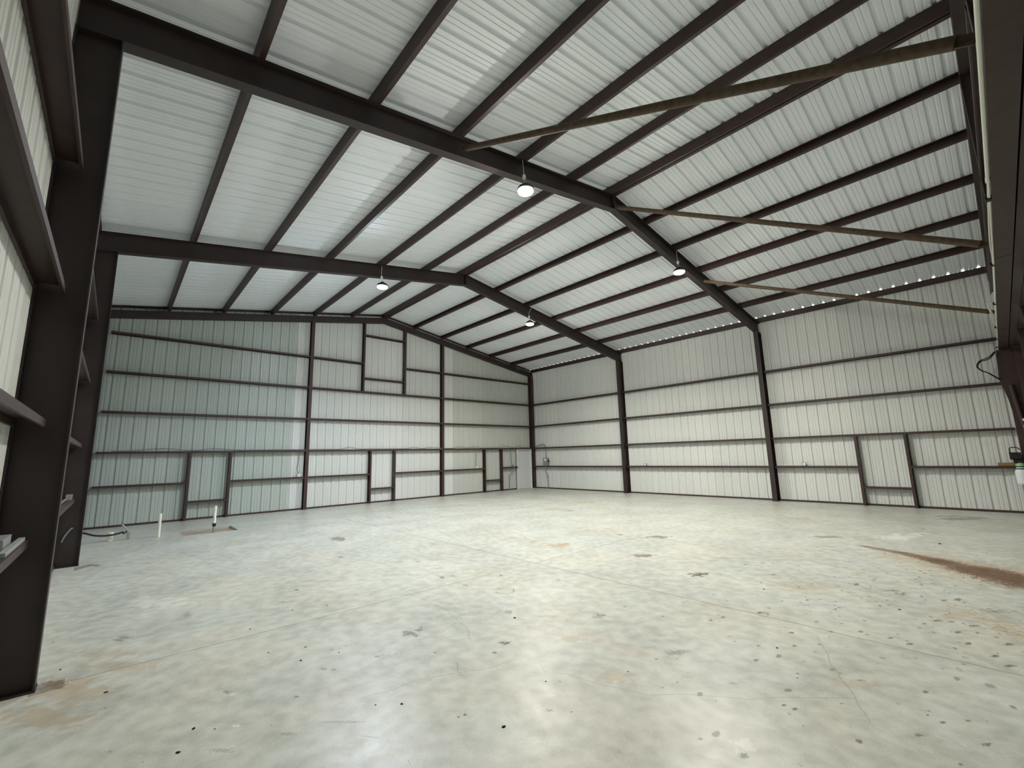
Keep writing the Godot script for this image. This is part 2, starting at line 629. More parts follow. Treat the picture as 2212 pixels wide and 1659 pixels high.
const PATCHES := [
	[Vector2(0.306, 12.209), Vector2(0.521, 12.242), Vector2(0.527, 12.440), Vector2(0.329, 12.450)],
	[Vector2(0.310, 6.417), Vector2(0.529, 6.255), Vector2(0.525, 6.555), Vector2(0.326, 6.766)],
]
const SPILLS := [
	[4.67, 7.35, 0.340, 0.159, 1.75, 0, 0.75], [3.99, 9.30, 0.093, 0.052, 1.63, 0, 0.80], [7.43, 11.65, 0.239, 0.182, -2.25, 2, 0.60], [7.64, 11.68, 0.140, 0.093, 2.42, 2, 0.60], [9.47, 12.67, 0.270, 0.159, -2.37, 0, 0.75],
	[7.76, 13.38, 0.194, 0.141, -2.51, 3, 0.55], [7.23, 14.63, 0.139, 0.102, -2.87, 1, 0.75], [11.61, 15.21, 0.277, 0.143, -2.50, 0, 0.60], [3.11, 13.50, 0.091, 0.058, -2.12, 0, 0.70], [3.23, 13.49, 0.052, 0.036, -2.05, 0, 0.70],
	[3.13, 13.61, 0.046, 0.033, -1.97, 0, 0.60], [3.66, 14.39, 0.063, 0.042, -2.28, 1, 0.65], [3.45, 14.48, 0.026, 0.023, -1.91, 0, 0.80], [4.87, 14.60, 0.087, 0.065, 2.66, 0, 0.50], [4.53, 11.93, 0.068, 0.047, 1.89, 0, 0.70],
	[4.69, 11.98, 0.043, 0.033, 1.71, 0, 0.70], [4.53, 12.52, 0.041, 0.032, -1.96, 0, 0.70], [4.24, 13.77, 0.062, 0.053, 2.04, 0, 0.55], [16.15, 16.90, 0.519, 0.218, -2.41, 0, 0.60], [16.62, 16.71, 0.332, 0.155, -2.46, 0, 0.50],
	[16.62, 17.12, 0.345, 0.172, -2.59, 0, 0.50], [0.87, 11.46, 0.081, 0.030, -2.13, 0, 0.60], [0.92, 11.41, 0.091, 0.032, -2.17, 0, 0.55], [1.49, 11.05, 0.148, 0.043, 1.59, 0, 0.30], [8.02, 16.81, 0.093, 0.025, 3.09, 0, 0.70],
	[8.09, 16.69, 0.123, 0.037, -2.40, 0, 0.50], [8.47, 14.44, 0.123, 0.066, -2.45, 2, 0.50], [9.20, 11.92, 0.086, 0.060, 2.63, 0, 0.60], [13.97, 7.13, 0.428, 0.320, -2.08, 2, 0.40], [11.74, 7.65, 0.461, 0.248, -2.16, 2, 0.40],
	[11.74, 8.25, 0.223, 0.176, -2.09, 0, 0.50], [7.56, 15.90, 0.332, 0.155, -2.49, 2, 0.22], [7.50, 15.64, 0.196, 0.116, -2.67, 2, 0.20], [6.12, 15.35, 0.153, 0.079, -2.48, 2, 0.25], [14.07, 14.11, 0.359, 0.228, -2.61, 2, 0.35],
	[5.81, 14.80, 0.113, 0.068, -2.48, 2, 0.25], [1.31, 10.17, 0.483, 0.210, -1.97, 4, 0.30], [12.47, 16.22, 0.485, 0.257, -2.66, 4, 0.55], [13.12, 16.44, 0.255, 0.134, -2.69, 4, 0.50], [2.00, 14.96, 0.177, 0.060, -2.32, 4, 0.20],
	[2.81, 15.62, 0.074, 0.046, -2.37, 4, 0.25], [3.71, 16.57, 0.093, 0.059, -2.92, 4, 0.35], [1.46, 14.08, 0.041, 0.015, -2.25, 4, 0.60], [1.52, 13.57, 0.057, 0.025, -2.16, 4, 0.35], [4.58, 11.08, 0.738, 0.469, -2.06, 4, 0.20],
	[3.61, 16.60, 0.037, 0.023, -2.99, 1, 0.50], [0.47, 12.31, 0.149, 0.054, -1.89, 3, 0.55], [0.58, 6.47, 0.192, 0.070, -1.88, 0, 0.70], [0.57, 12.53, 0.487, 0.165, -2.17, 2, 0.35], [0.47, 12.97, 0.420, 0.125, -2.23, 2, 0.40],
	[0.88, 12.26, 0.405, 0.086, -2.30, 2, 0.35], [0.78, 11.81, 0.347, 0.095, -2.26, 2, 0.30], [1.69, 14.43, 0.058, 0.019, -2.29, 0, 0.40], [1.34, 14.32, 0.092, 0.022, -2.32, 0, 0.30], [2.01, 14.56, 0.163, 0.016, -2.36, 0, 0.35],
	[4.19, 14.80, 0.136, 0.088, -2.40, 2, 0.30], [3.86, 15.52, 0.137, 0.103, -2.61, 2, 0.30], [4.59, 15.64, 0.076, 0.046, -2.53, 0, 0.40], [5.04, 16.88, 0.210, 0.066, -2.44, 2, 0.20], [7.46, 17.28, 0.214, 0.094, -2.63, 2, 0.30],
	[7.93, 17.58, 0.249, 0.080, -2.46, 0, 0.30], [6.62, 17.42, 0.047, 0.020, -2.89, 1, 0.60], [6.43, 17.59, 0.046, 0.019, -2.79, 1, 0.65], [6.84, 17.67, 0.058, 0.024, -2.68, 1, 0.60], [6.25, 17.06, 0.041, 0.020, -2.79, 1, 0.60],
	[6.30, 16.92, 0.035, 0.018, -2.75, 1, 0.60], [6.90, 17.34, 0.046, 0.021, -2.82, 1, 0.60], [6.26, 17.67, 0.057, 0.021, -2.57, 1, 0.55], [7.22, 17.44, 0.061, 0.026, -2.63, 1, 0.50], [7.17, 17.18, 0.053, 0.025, -2.80, 3, 0.50],
	[7.22, 17.28, 0.042, 0.019, -2.81, 3, 0.50], [8.14, 16.33, 0.068, 0.031, -3.10, 1, 0.60], [8.18, 17.28, 0.074, 0.031, -2.96, 1, 0.50], [8.04, 17.17, 0.059, 0.025, -2.99, 1, 0.50], [6.17, 15.82, 0.045, 0.028, -3.05, 1, 0.65],
	[5.58, 15.53, 0.031, 0.021, 3.13, 1, 0.60], [4.86, 17.37, 0.028, 0.012, -2.71, 1, 0.60], [4.58, 17.28, 0.032, 0.015, -2.77, 1, 0.45], [4.75, 17.57, 0.033, 0.014, -2.71, 1, 0.50], [5.00, 17.48, 0.021, 0.009, -2.66, 1, 0.50],
	[4.36, 16.59, 0.018, 0.010, -2.74, 1, 0.80], [4.36, 16.66, 0.022, 0.012, -2.76, 1, 0.80], [3.58, 16.35, 0.019, 0.013, -2.77, 1, 0.50], [2.67, 15.09, 0.015, 0.012, 1.71, 1, 0.80], [2.62, 15.08, 0.014, 0.010, 2.03, 1, 0.70],
	[3.13, 15.47, 0.026, 0.017, -2.39, 0, 0.60], [2.19, 13.66, 0.040, 0.023, -2.05, 0, 0.50], [1.50, 13.51, 0.043, 0.022, -1.89, 0, 0.50], [1.88, 13.98, 0.025, 0.014, -1.97, 1, 0.50], [2.25, 13.74, 0.031, 0.019, -2.01, 0, 0.50],
	[4.41, 16.22, 0.043, 0.014, -2.41, 0, 0.50], [5.15, 16.89, 0.036, 0.014, -2.48, 0, 0.50], [4.65, 15.67, 0.075, 0.037, -2.46, 0, 0.45],
]
const RUNS := [
	[10.73, 16.19, 9.70, 18.00, 0.399, 1.030, 1, 0.35, 0.45, 120.0],
	[8.08, 17.05, 7.05, 18.00, 0.132, 0.492, 1, 0.42, 0.20, 110.0],
	[10.76, 16.55, 10.00, 18.02, 0.342, 0.855, 1, 0.75, -0.05, 160.0],
	[11.08, 15.80, 10.72, 16.55, 0.059, 0.124, 0, 0.55, 0.90, 200.0],
	[10.88, 16.36, 10.27, 17.13, 0.093, 0.212, 0, 0.75, 0.75, 160.0],
	[10.61, 16.79, 9.94, 17.47, 0.153, 0.303, 0, 0.85, 0.70, 140.0],
	[10.24, 17.18, 9.45, 18.14, 0.307, 0.486, 0, 0.95, 0.80, 120.0],
	[10.73, 16.73, 10.38, 18.03, 0.449, 0.997, 0, 0.75, -0.10, 200.0],
	[7.71, 17.34, 6.98, 17.99, 0.096, 0.309, 1, 0.80, 0.02, 150.0],
	[7.41, 17.52, 6.85, 17.99, 0.084, 0.220, 0, 0.60, 0.00, 160.0],
	[4.31, 14.45, 4.42, 15.66, 0.089, 0.137, 2, 0.60, 0.20, 190.0],
	[4.56, 15.80, 4.58, 16.70, 0.066, 0.095, 3, 0.50, 0.00, 190.0],
	[4.46, 16.40, 4.58, 17.09, 0.057, 0.075, 3, 0.50, 0.00, 190.0],
	[4.61, 13.38, 5.59, 15.35, 0.324, 0.347, 3, 0.30, 0.05, 60.0],
	[1.00, 12.41, 0.41, 12.47, 0.116, 0.299, 2, 0.40, 0.15, 160.0],
	[4.63, 16.05, 4.69, 16.97, 0.033, 0.068, 4, 0.50, -0.05, 220.0],
	[4.45, 16.81, 4.71, 17.72, 0.064, 0.074, 4, 0.30, 0.00, 160.0],
	[5.41, 11.76, 6.76, 14.78, 0.269, 0.307, 3, 0.25, 0.00, 60.0],
	[0.82, 13.39, 0.34, 13.21, 0.138, 0.192, 2, 0.30, 0.10, 120.0],
	[4.88, 14.81, 6.94, 16.74, 0.313, 0.367, 2, 0.22, 0.00, 50.0],
]
const CRACKS := [
	[Vector2(2.22, 14.35), Vector2(2.47, 14.42), Vector2(2.68, 14.41), Vector2(2.97, 14.55), Vector2(3.23, 14.68), Vector2(3.48, 14.71), Vector2(3.63, 14.73)],
	[Vector2(3.58, 14.93), Vector2(3.53, 15.06), Vector2(3.61, 15.22), Vector2(3.66, 15.46), Vector2(3.73, 15.65), Vector2(3.80, 15.85), Vector2(4.01, 16.04), Vector2(4.16, 16.24), Vector2(4.27, 16.40), Vector2(4.44, 16.53), Vector2(4.82, 16.92)],
	[Vector2(5.87, 16.43), Vector2(5.26, 16.69), Vector2(4.83, 16.91), Vector2(4.54, 17.05)],
	[Vector2(3.82, 11.89), Vector2(3.78, 12.36), Vector2(3.78, 13.13), Vector2(3.60, 13.85), Vector2(3.43, 14.14)],
	[Vector2(3.09, 14.38), Vector2(3.00, 14.53), Vector2(2.98, 14.63)],
	[Vector2(4.38, 8.27), Vector2(5.44, 9.57), Vector2(6.05, 10.34)],
	[Vector2(3.77, 5.92), Vector2(4.78, 6.14)],
	[Vector2(2.04, 14.80), Vector2(2.12, 14.91)],
	[Vector2(2.15, 15.22), Vector2(2.14, 15.27)],
]

func slab_mesh(ix: int, iz: int) -> SurfaceTool:
	var s := st()
	var g := 0.0035
	var x0: float = SLAB_X[ix] + g
	var x1: float = SLAB_X[ix + 1] - g
	var z0: float = SLAB_Z[iz] + g
	var z1: float = SLAB_Z[iz + 1] - g
	var parts := [Rect2(x0, z0, x1 - x0, z1 - z0)]
	var pit := Rect2(2.14, 2.66, 1.2, 1.12)
	if ix == 0 and iz == 0:
		parts = [Rect2(x0, z0, x1 - x0, pit.position.y - z0), Rect2(x0, pit.end.y, x1 - x0, z1 - pit.end.y), Rect2(x0, pit.position.y, pit.position.x - x0, pit.size.y), Rect2(pit.end.x, pit.position.y, x1 - pit.end.x, pit.size.y)]
	for r in parts:
		for v in [[0, 0], [1, 0], [1, 1], [0, 0], [1, 1], [0, 1]]:
			var x: float = r.position.x + r.size.x * float(v[0])
			var z: float = r.position.y + r.size.y * v[1]
			s.set_normal(Vector3.UP)
			s.set_uv(Vector2((x - SLAB_X[ix]) / (SLAB_X[ix + 1] - SLAB_X[ix]), (z - SLAB_Z[iz]) / (SLAB_Z[iz + 1] - SLAB_Z[iz])))
			s.add_vertex(Vector3(x, 0, z))
		var a := Vector3(r.position.x, 0, r.position.y)
		var b := Vector3(r.end.x, 0, r.position.y)
		var c := Vector3(r.end.x, 0, r.end.y)
		var d := Vector3(r.position.x, 0, r.end.y)
		var low := Vector3(0, -0.12, 0)
		quad(s, a, b, b + low, a + low, Vector3.FORWARD)
		quad(s, b, c, c + low, b + low, Vector3.RIGHT)
		quad(s, c, d, d + low, c + low, Vector3.BACK)
		quad(s, d, a, a + low, d + low, Vector3.LEFT)
	return s

func build_floor() -> void:
	var floor_ := setting("floor")
	var grain := speckle(3, 0.05, Color(0.30, 0.30, 0.30), Color(0.46, 0.46, 0.46), 512)
	var sizes := [[512, 1024, 1536], [512, 1024, 1280], [384, 768, 1024]]
	for ix in 3:
		for iz in 3:
			var m := paint(Color.WHITE, 0.42, 0.0, 0.42)
			m.albedo_texture = slab_image(ix, iz, sizes[ix][iz])
			m.roughness_texture = grain
			m.roughness = 1.0
			m.texture_repeat = true
			obj("slab", slab_mesh(ix, iz), m, floor_)
	var under := st()
	box(under, Vector3(-0.12, -0.3, -0.12), Vector3(W + 0.12, -0.1, 18.8))
	obj("subfloor", under, M["subfloor"], floor_)
	# rough bottom of the square left open round the drain pipe
	var fill := st()
	var noise := FastNoiseLite.new()
	noise.seed = 9
	noise.frequency = 1.6
	var hgt := func(x: float, z: float) -> float: return -0.055 + 0.03 * noise.get_noise_2d(x * 2.0, z * 2.0)
	var n := 22
	for i in n:
		for j in n:
			var q := []
			for o in [[0, 0], [1, 0], [1, 1], [0, 1]]:
				var x: float = 2.14 + 1.2 * (i + o[0]) / n
				var z: float = 2.66 + 1.12 * (j + o[1]) / n
				var e := 0.03
				var nn := Vector3(hgt.call(x - e, z) - hgt.call(x + e, z), 2 * e, hgt.call(x, z - e) - hgt.call(x, z + e)).normalized()
				q.append([Vector3(x, hgt.call(x, z), z), nn])
			smooth(fill, q)
	var dirt := paint(Color.WHITE, 0.95)
	dirt.albedo_texture = speckle(14, 0.04, srgb(118, 104, 88), srgb(178, 168, 152), 256)
	dirt.uv1_triplanar = true
	dirt.uv1_scale = Vector3.ONE * 1.2
	obj("pit_bottom", fill, dirt, floor_)

# ------------------------------------------------------------------ steel

func rigid_frame_column(z: float, side: int, label: String) -> void:
	var o := thing("steel_column", label, "column", Vector3(0.0 if side == 0 else W, 0, z), "columns of the rigid frames")
	var A := Vector3.RIGHT if side == 0 else Vector3.LEFT
	var top := func(x: float) -> float: return rafter_y(x) - 0.002
	for f in [[0.004, 0.016], [0.343, 0.355]]:
		var s := st()
		extrude(s, PackedVector2Array([Vector2(f[0], 0.016), Vector2(f[1], 0.016), Vector2(f[1], top.call(f[1])), Vector2(f[0], top.call(f[0]))]), Vector3(0, 0, -0.075), A, Vector3.UP, Vector3(0, 0, 0.15))
		obj("flange", s, M["frame"], o)
	var w := st()
	extrude(w, PackedVector2Array([Vector2(0.016, 0.016), Vector2(0.343, 0.016), Vector2(0.343, top.call(0.343)), Vector2(0.016, top.call(0.016))]), Vector3(0, 0, -0.005), A, Vector3.UP, Vector3(0, 0, 0.01))
	obj("web", w, M["frame"], o)
	var p := st()
	extrude(p, rect(0.004, 0.0, 0.362, 0.016), Vector3(0, 0, -0.085), A, Vector3.UP, Vector3(0, 0, 0.17))
	obj("base_plate", p, M["frame"], o)

func rigid_rafter(z: float, label: String) -> void:
	var o := thing("steel_rafter", label, "rafter", Vector3(0, 0, z), "rafters of the rigid frames")
	var top := func(x: float) -> float: return RIDGE - 0.2 - absf(x - W / 2) * SLOPE - 0.002
	for side in 2:
		var x0: float = [0.004, W / 2 + 0.011][side]
		var x1: float = [W / 2 - 0.011, W - 0.004][side]
		var b0 := rafter_y(x0)
		var b1 := rafter_y(x1)
		var t0: float = top.call(x0)
		var t1: float = top.call(x1)
		for f in [[b0, b1, 0.012], [t0 - 0.012, t1 - 0.012, 0.012]]:
			var s := st()
			extrude(s, PackedVector2Array([Vector2(x0, f[0]), Vector2(x1, f[1]), Vector2(x1, f[1] + f[2]), Vector2(x0, f[0] + f[2])]), Vector3(0, 0, -0.08), Vector3.RIGHT, Vector3.UP, Vector3(0, 0, 0.16))
			obj("flange", s, M["frame"], o)
		var w := st()
		extrude(w, PackedVector2Array([Vector2(x0, b0 + 0.012), Vector2(x1, b1 + 0.012), Vector2(x1, t1 - 0.012), Vector2(x0, t0 - 0.012)]), Vector3(0, 0, -0.005), Vector3.RIGHT, Vector3.UP, Vector3(0, 0, 0.01))
		obj("web", w, M["frame"], o)
		var p := st()
		var px: float = [W / 2 - 0.011, W / 2][side]
		box(p, Vector3(px, rafter_y(W / 2) - 0.003, -0.085), Vector3(px + 0.011, float(top.call(W / 2)) - 0.012, 0.085))
		obj("ridge_plate", p, M["frame"], o)

func end_rafter(z0: float, z1: float, depth: float, label: String) -> void:
	var o := thing("end_rafter", label, "rafter", Vector3(0, 0, 0))
	var inner := z1 if z0 < 5.0 else z0
	for side in 2:
		var x0: float = [0.01, W / 2][side]
		var x1: float = [W / 2, W - 0.01][side]
		var t0 := roof_y(x0) - 0.203
		var t1 := roof_y(x1) - 0.203
		for f in [0.0, depth - 0.01]:
			var s := st()
			extrude(s, PackedVector2Array([Vector2(x0, t0 - f), Vector2(x1, t1 - f), Vector2(x1, t1 - f - 0.01), Vector2(x0, t0 - f - 0.01)]), Vector3(0, 0, z0), Vector3.RIGHT, Vector3.UP, Vector3(0, 0, z1 - z0))
			obj("flange", s, M["frame"], o)
		var w := st()
		extrude(w, PackedVector2Array([Vector2(x0, t0 - 0.01), Vector2(x1, t1 - 0.01), Vector2(x1, t1 - depth + 0.01), Vector2(x0, t0 - depth + 0.01)]), Vector3(0, 0, inner - (0.008 if z0 < 5.0 else 0.0)), Vector3.RIGHT, Vector3.UP, Vector3(0, 0, 0.008))
		obj("web", w, M["frame"], o)

# an upright I-section against a wall: P its foot on the wall line, IN into the room, S along the wall
func wall_post(called: String, P: Vector3, IN: Vector3, S: Vector3, y0: float, y1: float, depth: float, width: float, label: String) -> void:
	var o := thing(called, label, "post", P)
	var f := 0.01
	for d in [[0.005, 0.005 + f], [depth - f, depth]]:
		var s := st()
		extrude(s, rect(-width / 2, d[0], width / 2, d[1]), Vector3(0, y0, 0), S, IN, Vector3(0, y1 - y0, 0))
		obj("flange", s, M["brown"], o)
	var w := st()
	extrude(w, rect(-0.004, 0.005 + f, 0.004, depth - f), Vector3(0, y0, 0), S, IN, Vector3(0, y1 - y0, 0))
	obj("web", w, M["brown"], o)

const GIRT_TOP := [1.205, 2.2, 3.412, 4.632, 5.854]
const ORDER := ["lowest", "second", "third", "fourth", "fifth"]

func girt(wall: String, row: int, s0: float, s1: float, where: String) -> void:
	var at: Vector3 = {"far": Vector3(0, 0, 0), "right": Vector3(W, 0, 0), "left": Vector3(0, 0, 0), "near": Vector3(0, 0, L)}[wall]
	var S := Vector3.RIGHT if wall in ["far", "near"] else Vector3.BACK
	var IN: Vector3 = {"far": Vector3.BACK, "right": Vector3.LEFT, "left": Vector3.RIGHT, "near": Vector3.FORWARD}[wall]
	var s := st()
	extrude(s, channel(0.196), IN * 0.004, IN, Vector3.UP, S * (s1 - s0))
	var o := obj("girt", s, M["brown"])
	o.position = at + S * s0 + Vector3(0, GIRT_TOP[row], 0)
	tag(o, ORDER[row] + " brown girt up " + where, "girt", "girts along the walls")

func framed_opening(wall: String, s0: float, s1: float, y0: float, y1: Array, bars: Array, label: String) -> void:
	var at: Vector3 = {"far": Vector3(0, 0, 0), "right": Vector3(W, 0, 0)}[wall]
	var S := Vector3.RIGHT if wall == "far" else Vector3.BACK
	var IN := Vector3.BACK if wall == "far" else Vector3.LEFT
	var o := thing("framed_opening", label, "opening frame", at + S * (s0 + s1) / 2, "framed openings sheeted over")
	var half := (s1 - s0) / 2
	for k in [-1.0, 1.0]:
		var s := st()
		extrude(s, channel(0.2, 0.07), IN * 0.005 + S * k * half + Vector3(0, y0, 0), IN, S * -k, Vector3(0, float(y1[0 if k < 0 else 1]) - y0, 0))
		obj("jamb", s, M["brown"], o)
	for b in bars:
		var s := st()
		extrude(s, channel(0.2, 0.06), IN * 0.005 + S * (-half + 0.004) + Vector3(0, b[1], 0), IN, Vector3.UP, S * (2 * half - 0.008))
		obj(b[0], s, M["brown"], o)

func build_steel() -> void:
	rigid_frame_column(ZB, 0, "biggest dark steel column, its foot on the brown dirt of the floor")
	rigid_frame_column(ZA, 0, "dark steel column behind the biggest column, next to the black floor hose")
	rigid_frame_column(ZA, 1, "dark brown column under the daylight specks, between grey switch box wall and bare wall bay")
	rigid_frame_column(ZB, 1, "dark brown column under the daylight specks, beside the bay with a framed opening")
	rigid_rafter(ZB, "dark gabled steel rafter to which the three pipe braces are fixed")
	rigid_rafter(ZA, "dark gabled steel rafter with two lamps and no pipe braces")
	end_rafter(0.02, 0.2, 0.235, "slimmer brown rafter along the top of the gable wall with the white door")
	end_rafter(18.22, 18.385, 0.235, "brown rafter above the hydraulic door header, at the end of the purlins")
	wall_post("gable_post", Vector3(6.11, 0, 0), Vector3.BACK, Vector3.RIGHT, 0.0, roof_y(6.11) - 0.44, 0.215, 0.12, "slim brown post on the gable wall beside the grey-green sheets of the pipe stub side")
	wall_post("gable_post", Vector3(12.18, 0, 0), Vector3.BACK, Vector3.RIGHT, 0.0, roof_y(12.18) - 0.44, 0.215, 0.12, "slim brown post on the gable wall, the one closer to the white door")
	wall_post("corner_post", Vector3(18.17, 0, 0.008), Vector3.BACK, Vector3.RIGHT, 0.0, roof_y(18.17) - 0.44, 0.24, 0.2, "dark corner post standing right beside the white door")
	wall_post("corner_post", Vector3(0.12, 0, 0.008), Vector3.BACK, Vector3.RIGHT, 0.0, roof_y(0.12) - 0.44, 0.2, 0.15, "dark corner post of the gable wall hidden behind the big columns")
	wall_post("door_post", Vector3(6.15, 0, L), Vector3.FORWARD, Vector3.RIGHT, 4.6, roof_y(6.15) - 0.44, 0.19, 0.12, "short brown post above the hydraulic door header, near the first pipe brace")
	wall_post("door_post", Vector3(10.2, 0, L), Vector3.FORWARD, Vector3.RIGHT, 4.6, roof_y(10.2) - 0.44, 0.19, 0.12, "short brown post above the hydraulic door header, near the second pipe brace")
	# girts, row by row and bay by bay
	var bays := [[0.26, ZA - 0.08, "between the corner post and first column"], [ZA + 0.08, ZB - 0.08, "between the two columns"], [ZB + 0.08, L - 0.26, "in the bay with the framed opening"]]
	for b in 3:
		for row in 4:
			if b == 2 and row == 0:
				girt("right", 0, bays[b][0], 14.79, "under the daylight specks, from column to framed opening")
				girt("right", 0, 15.93, bays[b][1], "under the daylight specks, from framed opening to hydraulic pump")
			else:
				girt("right", row, bays[b][0], bays[b][1], "under the daylight specks, " + bays[b][2])
	var lb := ["on the wall by the big columns, hidden beyond both columns", "on the wall by the big columns, between the two dark columns", "on the wall by the big columns, up to the biggest column"]
	for b in 3:
		for row in 4:
			girt("left", row, bays[b][0], bays[b][1], lb[b])
	var gb := [[0.26, 6.05, "on the gable wall, across the grey-green sheets above the pipe stubs"], [6.17, 12.12, "on the gable wall, between the two slim posts"], [12.24, 18.06, "on the gable wall, from slim post to the door corner"]]
	for row in [1, 2, 3, 4]:
		for b in 3:
			if b == 1 and row == 4:
				girt("far", 4, 6.17, 8.26, "on the gable wall, from slim post to the upper framed opening")
				girt("far", 4, 10.14, 12.12, "on the gable wall, from upper framed opening toward the door post")
			else:
				girt("far", row, gb[b][0], gb[b][1], gb[b][2])
	girt("far", 0, 0.26, 2.53, "on the gable wall, behind the hose and the short pipe stub")
	girt("far", 0, 3.61, 6.05, "on the gable wall, from pipe pit opening to the slim post")
	girt("far", 0, 6.17, 8.67, "on the gable wall, from slim post to the middle low opening")
	girt("far", 0, 9.7, 12.12, "on the gable wall, from middle low opening to slim post")
	girt("far", 0, 12.24, 14.75, "on the gable wall, under the outlet box near the narrow opening")
	girt("far", 0, 15.83, 16.95, "on the gable wall, from narrow opening to the white door")
	girt("near", 4, 0.3, 6.08, "over the hydraulic door header, up to its first short post")
	girt("near", 4, 6.22, 10.13, "over the hydraulic door header, between its short posts")
	girt("near", 4, 10.27, 18.0, "over the hydraulic door header, beyond its second short post")
	# framed openings
	framed_opening("far", 2.535, 3.605, 0.0, [GIRT_TOP[1] - 0.07, GIRT_TOP[1] - 0.07], [["sill", 0.6]], "brown framed opening in the gable wall behind the tall white pipe")
	framed_opening("far", 8.675, 9.69, 0.0, [GIRT_TOP[1] - 0.07, GIRT_TOP[1] - 0.07], [["sill", 0.6]], "low brown framed opening in the middle of the gable wall")
	framed_opening("far", 14.755, 15.82, 0.0, [GIRT_TOP[1] - 0.07, GIRT_TOP[1] - 0.07], [["sill", 0.6]], "narrow brown framed opening close to the white door")
	framed_opening("far", 8.265, 10.135, GIRT_TOP[3], [roof_y(8.265) - 0.44, roof_y(10.135) - 0.44], [["sill", 5.22], ["header", 7.1]], "tall framed opening high under the peak of the gable wall")
	framed_opening("right", 14.8, 15.92, 0.0, [GIRT_TOP[1] - 0.07, GIRT_TOP[1] - 0.07], [["sill", 0.58]], "brown framed opening in the wall under the daylight specks")
	# purlins and eave struts
	for side in 2:
		var out := -1.0 + 2.0 * side
		var along := Vector3(out, -SLOPE, 0).normalized()   # down the slope
		var up := Vector3(along.x * SLOPE, absf(along.x), 0).normalized() * 1.0
		if side == 0:
			up = Vector3(-SLOPE, 1, 0).normalized()
		else:
			up = Vector3(SLOPE, 1, 0).normalized()
		for k in 6:
			var d := 0.115 if k == 0 else k * 1.524
			var x := W / 2 + out * d
			var s := st()
			# web on the down-slope side, toes up the slope
			extrude(s, channel(0.196, 0.07), up * -0.197, up, along, Vector3(0, 0, L - 0.05))
			var o := obj("purlin", s, M["brown"])
			o.position = Vector3(x, roof_y(x), 0.02)
			var slope: String = ["sloping to the big dark columns", "sloping to the daylight specks"][side]
			tag(o, (["ridge purlin", "first purlin from the ridge", "second purlin from the ridge", "third purlin from the ridge", "fourth purlin from the ridge", "fifth purlin from the ridge"][k]) + " on the roof side " + slope, "purlin", "purlins under the roof")
		var e := st()
		var x := 0.012 if side == 0 else W - 0.012
		var inw := Vector3(-out, 0, 0)
		extrude(e, PackedVector2Array([Vector2(0, -0.19), Vector2(0.06, -0.19), Vector2(0.06, -0.186), Vector2(0.004, -0.186), Vector2(0.004, -0.004), Vector2(0.022, -0.004 + 0.0037), Vector2(0.022, 0.0037), Vector2(0, 0)]), Vector3.ZERO, inw, Vector3.UP, Vector3(0, 0, L - 0.05))
		var o := obj("eave_strut", e, M["brown"])
		o.position = Vector3(x, roof_y(x) - 0.002, 0.02)
		tag(o, ["eave strut on top of the wall by the big columns", "eave strut under the row of daylight specks"][side], "eave strut")

# ------------------------------------------------------------------ braces, lamps, door, services

func build_braces() -> void:
	var rows := [[4.63, 6.985, "pipe brace crossing the roof, its far end on the slope of the big dark columns"], [9.155, 7.66, "rusty pipe brace from the rafter's peak to the hydraulic door header"], [13.69, 6.95, "rusty pipe brace crossing in front of the daylight specks"]]
	for r in rows:
		var a := Vector3(r[0], r[1], ZB + 0.1)
		var b := Vector3(r[0], 4.42, 18.13)
		var dir := (b - a).normalized()
		var o := thing("pipe_brace", r[2], "brace", a, "pipe braces to the door header")
		var s := st()
		tube(s, [dir * 0.12, b - a - dir * 0.1], 0.047, 16)
		obj("pipe", s, M["rusty"], o)
		for e in [[Vector3.ZERO, dir * 0.14], [b - a - dir * 0.12, b - a]]:
			var p := st()
			var up := dir.cross(Vector3.RIGHT).normalized()
			extrude(p, rect(-0.008, -0.04, 0.008, 0.04), e[0], Vector3.RIGHT, up, e[1] - e[0])
			obj("flat_end", p, M["rusty"], o)

